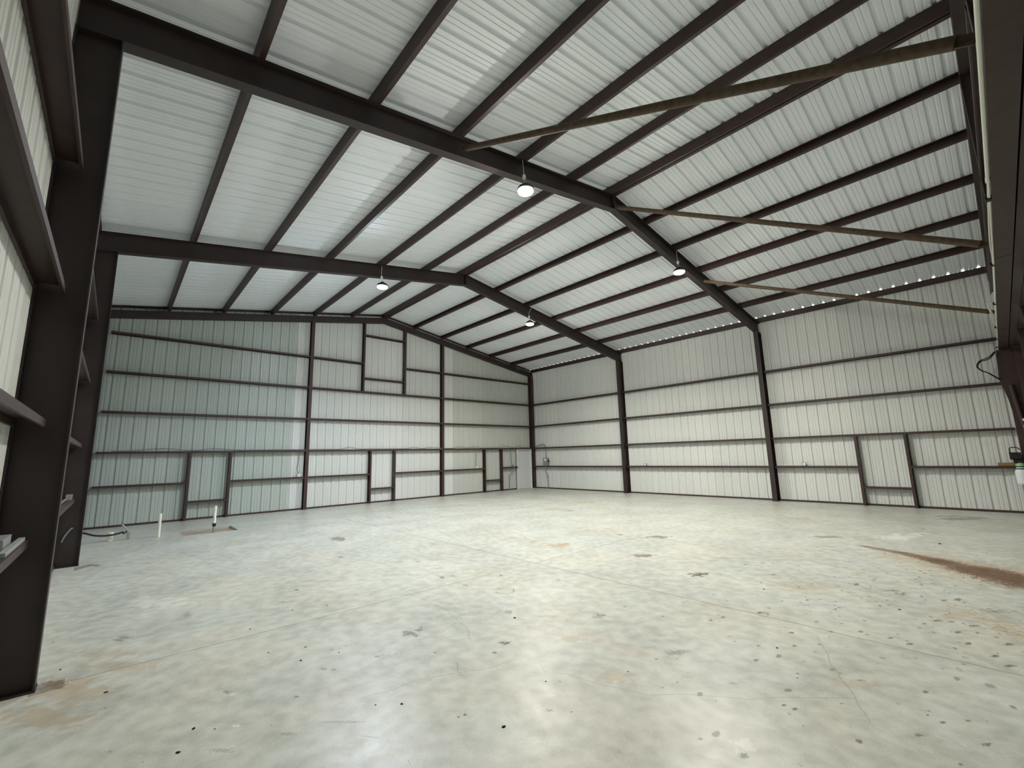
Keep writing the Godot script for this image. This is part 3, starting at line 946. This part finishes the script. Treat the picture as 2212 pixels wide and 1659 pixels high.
func lamp(x: float, z: float, cool: int, sway: float, label: String) -> void:
	var y := 6.77
	var o := thing("high_bay_lamp", label, "lamp", Vector3(x, y, z), "high bay lamps hung from the rafters")
	var h := st()
	lathe(h, [Vector2(0, 0.12), Vector2(0.05, 0.12), Vector2(0.06, 0.1), Vector2(0.075, 0.06), Vector2(0.14, 0.045), Vector2(0.158, 0.02), Vector2(0.16, 0.0), Vector2(0.15, -0.012), Vector2(0, -0.012)])
	obj("housing", h, M["housing"], o)
	var fins := st()
	for k in 16:
		var a := TAU * k / 16
		var d := Vector3(cos(a), 0, sin(a))
		extrude(fins, PackedVector2Array([Vector2(0.06, 0.05), Vector2(0.145, 0.042), Vector2(0.13, 0.062), Vector2(0.07, 0.1)]), d.cross(Vector3.UP) * -0.002, d, Vector3.UP, d.cross(Vector3.UP) * 0.004)
	obj("cooling_fins", fins, M["housing"], o)
	var lens := st()
	lathe(lens, [Vector2(0.15, -0.012), Vector2(0.152, -0.03), Vector2(0.14, -0.052), Vector2(0.1, -0.068), Vector2(0, -0.073)])
	obj("lens", lens, M["lens%d" % cool], o)
	var ring := st()
	var loop := []
	for k in 13:
		var a := TAU * k / 12
		loop.append(Vector3(cos(a) * 0.022, 0.145 + sin(a) * 0.025, 0))
	tube(ring, loop, 0.005, 6)
	obj("hook", ring, M["galvanized"], o)
	var top := 7.42 if x < W / 2 else 7.43
	var cord := st()
	tube(cord, curve([Vector3(0.0, 0.165, 0), Vector3(-0.01, 0.2, 0), Vector3(-0.03, 0.26, 0), Vector3(-0.03 + sway * 0.1, 0.42, -0.01), Vector3(sway, top - y, -0.05)]), 0.006, 6)
	obj("cord", cord, M["lamp_cord"], o)
	var plug := st()
	lathe(plug, [Vector2(0, -0.055), Vector2(0.024, -0.045), Vector2(0.034, -0.01), Vector2(0.032, 0.025), Vector2(0.014, 0.05), Vector2(0, 0.055)], Vector3(-0.028, 0.26, 0), 14)
	obj("plug", plug, M["white_plastic"], o)
	var l := SpotLight3D.new()
	l.name = "lamp_light"
	l.light_energy = LAMP_ENERGY
	l.light_color = [Color(1.0, 0.98, 0.945), Color(0.9, 0.95, 1.02)][cool]
	l.light_size = 0.11
	l.spot_angle = 79.0
	l.spot_angle_attenuation = 0.62
	l.spot_range = 60.0
	l.spot_attenuation = 2.0
	l.shadow_enabled = true
	l.position = Vector3(0, -0.09, 0)
	l.rotation.x = -PI / 2
	o.add_child(l)
	# what the domed lens throws sideways
	var d := OmniLight3D.new()
	d.name = "dome_light"
	d.light_energy = DOME_ENERGY
	d.light_color = l.light_color
	d.light_size = 0.06
	d.omni_range = 60.0
	d.omni_attenuation = 2.0
	d.shadow_enabled = true
	d.position = Vector3(0, -0.04, 0)
	o.add_child(d)

func build_lamps() -> void:
	lamp(6.03, ZB + 0.17, 0, 0.0, "biggest glowing lamp, warm white, below the rafter with the braces")
	lamp(11.98, ZB + 0.17, 0, 0.05, "warm lamp on the braced rafter, over the slope of the daylight specks")
	lamp(6.05, ZA + 0.17, 1, 0.0, "bluish white lamp on the rafter without braces")
	lamp(12.06, ZA + 0.17, 0, 0.16, "smallest warm lamp, its white cord curving up to the rafter without braces")

func build_door() -> void:
	var d := setting("door_1")
	var f := st()
	cbox(f, Vector3(16.975, 0, -0.03), Vector3(17.03, 2.135, 0.15), 0.003)
	cbox(f, Vector3(18.01, 0, -0.03), Vector3(18.065, 2.135, 0.15), 0.003)
	cbox(f, Vector3(17.03, 2.08, -0.03), Vector3(18.01, 2.135, 0.15), 0.003)
	obj("door_frame", f, M["door_frame"], d)
	var l := st()
	cbox(l, Vector3(17.034, 0.01, 0.0), Vector3(18.006, 2.076, 0.045), 0.003)
	obj("door_leaf", l, M["door"], d)
	var seal := st()
	cbox(seal, Vector3(16.96, -0.05, -0.09), Vector3(18.08, 2.2, -0.035), 0.004)
	obj("outer_face", seal, M["door"], d)
	for y in [0.25, 1.05, 1.82]:
		var h := st()
		tube(h, [Vector3(18.006, y, 0.052), Vector3(18.006, y + 0.11, 0.052)], 0.008, 8)
		obj("hinge", h, M["galvanized"], d)

func rod(called: String, points: Array, r: float, m: String, parent: Node, sides := 8) -> MeshInstance3D:
	var s := st()
	tube(s, points, r, sides)
	return obj(called, s, M[m], parent)

func build_services() -> void:
	# cable laid along the second girt of the gable wall, sagging here and there
	var pts := []
	var rng := RandomNumberGenerator.new()
	rng.seed = 3
	var x := 0.6
	while x < 18.0:
		pts.append(Vector3(x, GIRT_TOP[1] + 0.014 + maxf(0.0, rng.randf_range(-0.09, 0.07)), 0.17 + rng.randf_range(-0.03, 0.025)))
		x += 0.42
	var c := st()
	tube(c, curve(pts, 3), 0.013, 6)
	tag(obj("electric_cable", c, M["cable"]), "grey electric cable lying along the second girt of the gable wall", "cable")
	var outlets := [[Vector3(5.87, 0, 0.1), "small white outlet box on the girt beside the pipe side post"], [Vector3(14.24, 0, 0.1), "small white outlet box on the girt by the narrow opening"]]
	for q in outlets:
		var o := thing("outlet_box", q[1], "outlet", q[0] + Vector3(0, GIRT_TOP[0], 0), "outlet boxes on the girts")
		var s := st()
		cbox(s, Vector3(-0.05, 0.001, -0.03), Vector3(0.05, 0.11, 0.03))
		obj("box", s, M["white_plastic"], o)
		var p := st()
		cbox(p, Vector3(-0.035, 0.015, 0.0305), Vector3(0.035, 0.095, 0.036))
		obj("cover", p, M["door"], o)
		rod("drop_cable", curve([Vector3(-0.02, 0.11, 0), Vector3(-0.07, 0.3, 0.01), Vector3(-0.03, 0.6, 0.0), Vector3(-0.06, 0.98, 0.02)]), 0.012, "cable", o)
	var side_boxes := [[7.17, "outlet box on the lowest girt, near the column closer to the door"], [13.25, "outlet box on the lowest girt, left of the side wall framed opening"]]
	for q in side_boxes:
		var o := thing("outlet_box", q[1], "outlet", Vector3(W - 0.1, GIRT_TOP[0], q[0]), "outlet boxes on the girts")
		var s := st()
		cbox(s, Vector3(-0.03, 0.001, -0.055), Vector3(0.03, 0.115, 0.055))
		obj("box", s, M["galvanized"], o)
		var p := st()
		cbox(p, Vector3(-0.036, 0.015, -0.02), Vector3(-0.0305, 0.1, 0.05))
		obj("cover", p, M["white_plastic"], o)
		rod("feed_cable", curve([Vector3(0, 0.02, -0.055), Vector3(0.02, 0.03, -0.4), Vector3(0.0, 0.012, -0.75)]), 0.009, "white_plastic", o)
	# conduits by the white door
	var k := thing("conduit", "grey conduit bending beside the narrow opening and the white door", "conduit", Vector3(16.45, 0, 0.1))
	rod("upper_run", curve([Vector3(0.02, 2.21, 0.08), Vector3(0.02, 1.6, 0.11), Vector3(0.04, 1.4, 0.11), Vector3(0.14, 1.25, 0.11)]), 0.016, "conduit", k)
	rod("lower_run", curve([Vector3(0.2, 1.15, 0.12), Vector3(0.1, 0.98, 0.12), Vector3(-0.06, 0.84, 0.1), Vector3(-0.1, 0.7, 0.08), Vector3(-0.1, 0.0, 0.06)]), 0.02, "conduit", k)
	var fit := st()
	cbox(fit, Vector3(0.1, 1.207, 0.02), Vector3(0.22, 1.29, 0.11))
	obj("junction_box", fit, M["galvanized"], k)
	var k2 := thing("conduit", "straight dark conduit running from floor to girt just before the white door", "conduit", Vector3(16.8, 0, 0.1))
	rod("pipe", [Vector3(0, 0, 0.125), Vector3(0, 2.2, 0.125)], 0.014, "black_metal", k2)
	# switch box on the wall under the daylight specks
	var b := thing("switch_box", "grey disconnect switch box with handle and conduits near the corner post", "switch box", Vector3(W - 0.11, GIRT_TOP[0], 1.13))
	var body := st()
	cbox(body, Vector3(-0.07, 0.002, -0.16), Vector3(0.09, 0.42, 0.16), 0.008)
	obj("body", body, M["grey_box"], b)
	var lab := st()
	box(lab, Vector3(-0.073, 0.27, -0.07), Vector3(-0.0705, 0.37, 0.07))
	obj("label", lab, M["white_plastic"], b)
	var hd := st()
	cbox(hd, Vector3(-0.03, 0.2, 0.16), Vector3(0.03, 0.3, 0.19))
	cbox(hd, Vector3(-0.06, 0.22, 0.19), Vector3(-0.02, 0.28, 0.29))
	obj("handle", hd, M["black_metal"], b)
	rod("upper_conduit", curve([Vector3(0.02, 0.42, 0.02), Vector3(0.02, 0.78, 0.0), Vector3(0.0, 1.05, -0.02), Vector3(0.0, 1.14, -0.1), Vector3(0.0, 1.16, -0.3), Vector3(0.0, 1.12, -0.5), Vector3(0.0, 1.03, -0.78)]), 0.02, "conduit", b)
	rod("lower_conduit", curve([Vector3(-0.1, 0.1, 0.05), Vector3(-0.12, -0.1, 0.05), Vector3(-0.11, -0.3, 0.06), Vector3(0.02, -0.5, 0.07), Vector3(0.04, -0.7, 0.07), Vector3(0.04, -1.2, 0.07)]), 0.02, "conduit", b)
	# pipe stubs in the floor
	var a := thing("pipe_stub", "white plastic pipe stub standing alone between the hose and the pit", "pipe", Vector3(1.67, 0, 3.45))
	var s := st()
	lathe(s, [Vector2(0.024, 0.56), Vector2(0.024, 0.572), Vector2(0.032, 0.57), Vector2(0.032, 0.0)], Vector3.ZERO, 18)
	obj("pipe", s, M["pipe_white"], a)
	s = st()
	lathe(s, [Vector2(0.024, 0.56), Vector2(0, 0.55)], Vector3.ZERO, 18)
	obj("bore", s, M["dark"], a)
	a = thing("pipe_stub", "tallest white pipe stub with black coupling, rising from the open pit", "pipe", Vector3(2.79, 0, 3.7))
	s = st()
	lathe(s, [Vector2(0.026, 0.655), Vector2(0.026, 0.67), Vector2(0.034, 0.668), Vector2(0.034, 0.2)], Vector3.ZERO, 18)
	obj("pipe", s, M["pipe_white"], a)
	s = st()
	lathe(s, [Vector2(0.026, 0.655), Vector2(0, 0.65)], Vector3.ZERO, 18)
	obj("bore", s, M["dark"], a)
	s = st()
	lathe(s, [Vector2(0.034, 0.23), Vector2(0.042, 0.228), Vector2(0.043, 0.19), Vector2(0.041, 0.185), Vector2(0.041, 0.15), Vector2(0.034, 0.148), Vector2(0.028, 0.146)], Vector3.ZERO, 18)
	obj("coupling", s, M["black_rubber"], a)
	s = st()
	lathe(s, [Vector2(0.03, 0.15), Vector2(0.03, -0.06)], Vector3.ZERO, 18)
	obj("lower_pipe", s, M["galvanized"], a)
	a = thing("pipe_stub", "short wide white pipe stub behind the sagging black hose", "pipe", Vector3(0.77, 0, 3.13))
	s = st()
	lathe(s, [Vector2(0.044, 0.18), Vector2(0.044, 0.2), Vector2(0.06, 0.2), Vector2(0.06, 0.15), Vector2(0.052, 0.148), Vector2(0.052, 0.0)], Vector3.ZERO, 20)
	obj("pipe", s, M["pipe_white"], a)
	s = st()
	lathe(s, [Vector2(0.044, 0.18), Vector2(0, 0.17)], Vector3.ZERO, 20)
	obj("bore", s, M["dark"], a)
	a = thing("spigot", "dark spigot post at the end of the black hose", "spigot", Vector3(1.09, 0, 3.3))
	s = st()
	cbox(s, Vector3(-0.03, 0, -0.03), Vector3(0.03, 0.17, 0.03), 0.01)
	obj("riser", s, M["grey_box"], a)
	rod("valve", curve([Vector3(0, 0.17, 0), Vector3(-0.03, 0.24, 0), Vector3(-0.08, 0.31, 0), Vector3(-0.13, 0.37, 0)]), 0.015, "galvanized", a)
	rod("nozzle", [Vector3(-0.03, 0.2, 0), Vector3(-0.1, 0.15, 0.02)], 0.018, "black_metal", a)
	rod("handle", [Vector3(-0.16, 0.36, -0.02), Vector3(-0.1, 0.4, 0.02)], 0.012, "grey_box", a)
	var hose := st()
	tube(hose, curve([Vector3(0.04, 0.3, 3.2), Vector3(0.3, 0.25, 3.26), Vector3(0.5, 0.175, 3.32), Vector3(0.72, 0.15, 3.34), Vector3(0.9, 0.17, 3.33), Vector3(1.0, 0.2, 3.32)]), 0.021, 10)
	tag(obj("water_hose", hose, M["blue_black"]), "thick black hose sagging between the columns and the spigot", "hose")
	# things on the lowest girt of the shaded wall
	var j := thing("junction_box", "galvanized electrical box with pale cover on the girt before the biggest column", "junction box", Vector3(0.1, GIRT_TOP[0], 12.9))
	s = st()
	cbox(s, Vector3(-0.04, 0.002, -0.16), Vector3(0.035, 0.085, 0.2), 0.004)
	obj("box", s, M["tin"], j)
	s = st()
	cbox(s, Vector3(-0.045, 0.08, -0.165), Vector3(0.04, 0.09, 0.205), 0.003)
	cbox(s, Vector3(0.0355, 0.01, -0.15), Vector3(0.04, 0.08, 0.19), 0.002)
	obj("cover", s, M["galvanized"], j)
	s = st()
	cbox(s, Vector3(0, 0, 0), Vector3(0.04, 0.03, 0.9), 0.003)
	tag(obj("channel_bar", s, M["grey_box"]), "short grey steel bar lying on the girt before the biggest column", "bar")
	get_node("channel_bar").position = Vector3(0.148, GIRT_TOP[0] + 0.001, 12.46)
	j = thing("junction_box", "small pale metal box on the girt between the two dark columns", "junction box", Vector3(0.13, GIRT_TOP[0], 6.75))
	s = st()
	cbox(s, Vector3(-0.03, 0.002, -0.07), Vector3(0.05, 0.1, 0.05), 0.004)
	obj("box", s, M["tin"], j)
	rod("conduit", [Vector3(-0.03, 0.02, 0.05), Vector3(-0.02, 0.02, 1.2)], 0.014, "galvanized", j)
	var hook := st()
	tube(hook, curve([Vector3(0.22, 0.665, ZA + 0.012), Vector3(0.2, 0.67, ZA + 0.05), Vector3(0.14, 0.57, ZA + 0.06), Vector3(0.1, 0.46, ZA + 0.04), Vector3(0.1, 0.44, ZA + 0.008)]), 0.015, 8)
	tag(obj("conduit_stub", hook, M["conduit"]), "bent grey conduit stub low on the dark column behind the biggest one", "conduit")
	# wood block on the girt by the pump
	s = st()
	cbox(s, Vector3(-0.04, 0.002, -0.15), Vector3(0.05, 0.085, 0.15), 0.004)
	var wb := obj("wood_block", s, M["wood"])
	wb.position = Vector3(W - 0.12, GIRT_TOP[0], 17.86)
	tag(wb, "tan wooden block lying on the girt beside the hydraulic pump", "block")

func build_hydraulic_door() -> void:
	var h := thing("door_header", "long brown steel header beam over the hydraulic door, carrying pale lines", "beam", Vector3(0.3, 4.27, 18.146))
	var s := st()
	cbox(s, Vector3(0, 0, 0), Vector3(17.9, 0.3, 0.164), 0.012)
	obj("tube", s, M["brown"], h)
	s = st()
	cbox(s, Vector3(0.1, 0.02, 0.18), Vector3(17.86, 0.305, 0.288), 0.01)
	obj("outer_rail", s, M["brown"], h)
	for x in [3.2, 9.0, 14.6]:
		s = st()
		box(s, Vector3(x, -0.004, 0.01), Vector3(x + 0.2, 0.0, 0.15))
		obj("plate", s, M["brown"], h)
	var d := setting("door_2")
	d.position = Vector3(0, 0, 18.44)
	for y in [0.05, 1.4, 2.8, 4.29]:
		s = st()
		cbox(s, Vector3(0.4, y, 0.0), Vector3(17.97, y + 0.12, 0.14), 0.008)
		obj("rail", s, M["brown"], d)
	for k in 8:
		var x := 0.4 + k * 2.494
		s = st()
		cbox(s, Vector3(x, 0.05, 0.002), Vector3(x + 0.1, 4.29, 0.136), 0.008)
		obj("stile", s, M["brown"], d)
	for k in 20:
		s = st()
		sheet(s, Vector3(0, 0, 0.142), Vector3.RIGHT, Vector3.UP, Vector3.BACK, 0.36 + k * 0.8805, 0.36 + (k + 1) * 0.8805, 0.1, func(_x: float) -> float: return 0.0, func(_x: float) -> float: return 4.5)
		obj("door_panel", s, M["sheet%d" % (k % 3)], d)
	s = st()
	box(s, Vector3(0.36, 4.43, -0.004), Vector3(17.97, 4.63, 0.19))
	obj("weather_flap", s, M["black_rubber"], d)
	for side in 2:
		var x: float = [0.12, 17.98][side]
		var p := thing("door_jamb_post", ["brown tube post at the hydraulic door, out of sight beside the camera", "brown tube post with bracket at the hydraulic door, behind the pump"][side], "post", Vector3(x, 0, 18.16))
		s = st()
		cbox(s, Vector3(0, 0, 0), Vector3(0.22, 4.27, 0.215), 0.01)
		obj("tube", s, M["brown"], p)
		s = st()
		extrude(s, PackedVector2Array([Vector2(0, 4.268), Vector2(-0.07, 4.268), Vector2(-0.12, 3.5), Vector2(-0.1, 3.38), Vector2(-0.03, 2.97), Vector2(0, 2.6)]), Vector3(0.06, 0, 0.0), Vector3.BACK, Vector3.UP, Vector3(0.08, 0, 0))
		obj("bracket", s, M["brown"], p)
		s = st()
		box(s, Vector3(x - 0.14, -0.05, 18.378), Vector3(x + 0.24, 4.62, 18.6))
		obj("jamb_trim", s, M["brown"], get_node("wall_near"))
	var cy := thing("hydraulic_cylinder", "dark hydraulic cylinder slanting down beside the pump post", "cylinder", Vector3(17.91, 3.3, 18.22))
	rod("barrel", [Vector3(0, 0, 0), Vector3(0, -1.25, 0.09)], 0.05, "brown", cy, 16)
	rod("ram", [Vector3(0, -1.25, 0.09), Vector3(0, -2.1, 0.15)], 0.026, "galvanized", cy, 12)
	for q in [-0.95, -1.12]:
		s = st()
		cbox(s, Vector3(-0.08, q, 0.07), Vector3(-0.045, q + 0.06, 0.14))
		obj("fitting", s, M["white_plastic"], cy)
	# pale steel lines along the header
	var ln := thing("hydraulic_line", "pale twin hydraulic lines clamped along the inner edge of the header", "pipe", Vector3(0, 4.29, 18.128))
	rod("thick_line", curve([Vector3(0.6, 0, 0), Vector3(3.0, 0.005, 0), Vector3(6.6, 0, 0)], 4), 0.015, "line", ln, 10)
	s = st()
	lathe(s, [Vector2(0.016, -0.06), Vector2(0.0175, -0.05), Vector2(0.0175, 0.05), Vector2(0.016, 0.06)], Vector3(6.65, 0, 0), 12, Vector3.RIGHT)
	obj("coupling", s, M["line"], ln)
	rod("thin_line", curve([Vector3(6.7, 0, 0), Vector3(8.5, 0.0, -0.012), Vector3(9.6, 0.0, 0.004), Vector3(12.2, 0.0, 0), Vector3(14.0, 0.0, 0), Vector3(17.9, 0, 0)], 4), 0.008, "line", ln)
	rod("thin_line", curve([Vector3(6.7, -0.004, 0.006), Vector3(8.2, -0.02, 0.004), Vector3(9.6, -0.02, 0.008), Vector3(12.2, -0.02, 0.006), Vector3(17.9, -0.02, 0.005)], 4), 0.007, "line", ln)
	for x in [7.1, 9.6, 12.2, 14.6, 16.2, 17.6]:
		s = st()
		box(s, Vector3(x, -0.03, -0.028), Vector3(x + 0.06, 0.018, 0.0175))
		obj("clamp", s, M["black_metal"], ln)
	rod("branch", [Vector3(12.3, 0.06, -0.1), Vector3(12.3, 0.02, 0.0)], 0.012, "line", ln)
	rod("branch", [Vector3(12.3, 0.06, -0.1), Vector3(14.4, 0.0, -0.015)], 0.009, "line", ln)
	rod("branch", [Vector3(12.6, 0.05, -0.08), Vector3(13.8, -0.02, 0.0)], 0.008, "line", ln)
	# hoses
	var path := [Vector3(0, 4.22, 18.06), Vector3(0, 4.09, 17.93), Vector3(0, 4.02, 17.76), Vector3(0, 3.88, 17.69), Vector3(0, 3.765, 17.745), Vector3(0, 3.667, 17.87), Vector3(0, 3.54, 17.98), Vector3(0, 3.45, 18.06)]
	for k in 2:
		var moved := []
		for i in path.size():
			moved.append(path[i] + Vector3(17.93 + 0.035 * k, [0.0, -0.035, -0.02, 0.0, 0.0, 0.0, 0.01, 0.0][i] * k, 0.012 * k))
		s = st()
		tube(s, curve(moved), 0.013, 8)
		tag(obj("hydraulic_hose", s, M["black_rubber"]), ["upper strand of the looped black hose below the header's end", "lower strand of the looped black hose below the header's end"][k], "hose", "looped hydraulic hoses")
	# pump
	var p := thing("hydraulic_pump", "black hydraulic pump with green cap and milky tank on the door post", "pump", Vector3(17.84, 0, 18.055))
	s = st()
	cbox(s, Vector3(-0.1, 1.38, -0.11), Vector3(0.08, 1.56, 0.095), 0.03)
	obj("motor", s, M["black_metal"], p)
	s = st()
	cbox(s, Vector3(-0.08, 1.28, -0.06), Vector3(0.06, 1.38, 0.095), 0.02)
	obj("pump_head", s, M["black_metal"], p)
	s = st()
	box(s, Vector3(0.05, 1.3, 0.06), Vector3(0.138, 1.5, 0.15))
	obj("mount", s, M["brown"], p)
	rod("handle", curve([Vector3(0, 1.55, -0.09), Vector3(0, 1.66, -0.085), Vector3(0, 1.685, -0.04), Vector3(0, 1.675, 0.05), Vector3(0, 1.62, 0.09)]), 0.011, "black_metal", p)
	s = st()
	lathe(s, [Vector2(0, 1.3), Vector2(0.05, 1.295), Vector2(0.075, 1.26), Vector2(0.08, 1.22), Vector2(0, 1.22)], Vector3(-0.03, 0, 0.04), 20)
	obj("cap", s, M["green_cap"], p)
	for y in [1.205, 1.15]:
		s = st()
		lathe(s, [Vector2(0, y + 0.012), Vector2(0.095, y + 0.012), Vector2(0.095, y - 0.012), Vector2(0, y - 0.012)], Vector3(-0.03, 0, 0.04), 20)
		obj("clamp_band", s, M["black_metal"], p)
	s = st()
	lathe(s, [Vector2(0, 1.22), Vector2(0.08, 1.22), Vector2(0.085, 1.14), Vector2(0.115, 1.08), Vector2(0.118, 1.0), Vector2(0.11, 0.8), Vector2(0.095, 0.765), Vector2(0, 0.76)], Vector3(-0.03, 0, 0.04), 24)
	obj("tank", s, M["tank"], p)

func build_crumbs() -> void:
	var rng := RandomNumberGenerator.new()
	rng.seed = 12
	for q in CRUMBS:
		var s := st()
		var r: float = q[2]
		var ring := []
		var top := []
		for k in 7:
			var a := TAU * k / 7
			var rr := r * rng.randf_range(0.65, 1.15)
			ring.append(Vector3(cos(a) * rr * 1.3, 0.0005, sin(a) * rr))
			top.append(Vector3(cos(a) * rr * 0.8, r * rng.randf_range(0.35, 0.6), sin(a) * rr * 0.6))
		for k in 7:
			var j := (k + 1) % 7
			quad(s, ring[k], ring[j], top[j], top[k], ((ring[k] + ring[j]) * Vector3(1, 0, 1) + Vector3(0, r * 0.6, 0)).normalized())
			tri(s, Vector3(0, r * 0.6, 0), top[k], top[j], Vector3.UP)
		var o := obj("clod", s, M["dust" if q[3] else "dark"])
		o.position = Vector3(q[0], 0, q[1])
		o.rotation.y = rng.randf() * TAU
		if q[3]:
			tag(o, "small pale crumb of concrete beside the biggest column's foot", "crumb", "pale crumbs")
		else:
			var big := ""
			if r > 0.0185 and q[0] < 1.3:
				big = "large black clod of dirt on the floor, in line with the biggest column's foot"
			tag(o, big if big != "" else "small black crumb of dirt lying on the bare concrete floor", "crumb", "" if big != "" else "black crumbs on the floor")

const CRUMBS := [
	[1.134, 14.150, 0.0140, 0], [1.345, 14.020, 0.0057, 0], [1.239, 13.909, 0.0114, 0], [2.414, 14.649, 0.0103, 0], [2.773, 15.386, 0.0130, 0],
	[4.164, 13.967, 0.0155, 0], [2.409, 13.431, 0.0079, 0], [2.222, 13.069, 0.0081, 0], [1.936, 12.132, 0.0091, 0], [2.098, 13.345, 0.0101, 0],
	[1.927, 12.943, 0.0079, 0], [2.268, 14.522, 0.0062, 0], [2.454, 11.819, 0.0102, 0], [2.814, 11.955, 0.0104, 0], [0.785, 12.807, 0.0134, 0],
	[0.479, 11.968, 0.0099, 0], [5.329, 16.250, 0.0101, 0], [6.857, 16.370, 0.0094, 0], [7.100, 15.548, 0.0108, 0], [3.999, 15.543, 0.0069, 0],
	[3.404, 15.173, 0.0067, 0], [7.308, 16.862, 0.0123, 0], [12.095, 16.852, 0.0204, 0], [0.530, 12.262, 0.0119, 1], [0.555, 12.363, 0.0093, 1],
]
const LAMP_ENERGY := 28.5
const DOME_ENERGY := 5.0

func _ready() -> void:
	# camera
	var cam := Camera3D.new()
	cam.name = "camera"
	cam.basis = Basis(Vector3.UP, -0.7355) * Basis(Vector3.RIGHT, 0.1623) * Basis(Vector3.BACK, -0.0248)
	cam.position = Vector3(0.6659, 1.7934, 17.8834)
	cam.fov = rad_to_deg(2.0 * atan(829.5 / 944.55))
	cam.near = 0.02
	cam.far = 200.0
	add_child(cam)
	cam.current = true
	# bright overcast sky outside; it shows only through the gaps at one eave
	var env := Environment.new()
	env.background_mode = Environment.BG_SKY
	var sky := Sky.new()
	var sm := ProceduralSkyMaterial.new()
	sm.sky_top_color = Color(0.72, 0.8, 0.92)
	sm.sky_horizon_color = Color(0.9, 0.93, 0.97)
	sm.ground_horizon_color = Color(0.8, 0.82, 0.84)
	sm.ground_bottom_color = Color(0.5, 0.5, 0.48)
	sm.energy_multiplier = 1.0
	sky.sky_material = sm
	env.sky = sky
	env.background_energy_multiplier = 30.0
	env.tonemap_mode = Environment.TONE_MAPPER_LINEAR
	env.tonemap_exposure = 1.0
	env.sdfgi_enabled = true
	env.ssao_enabled = true
	env.ssil_enabled = true
	var we := WorldEnvironment.new()
	we.name = "environment"
	we.environment = env
	add_child(we)
	make_materials()
	build_lamps()
	build_floor()
	build_shell()
	build_steel()
	build_braces()
	build_hydraulic_door()
	build_door()
	build_services()
	build_crumbs()
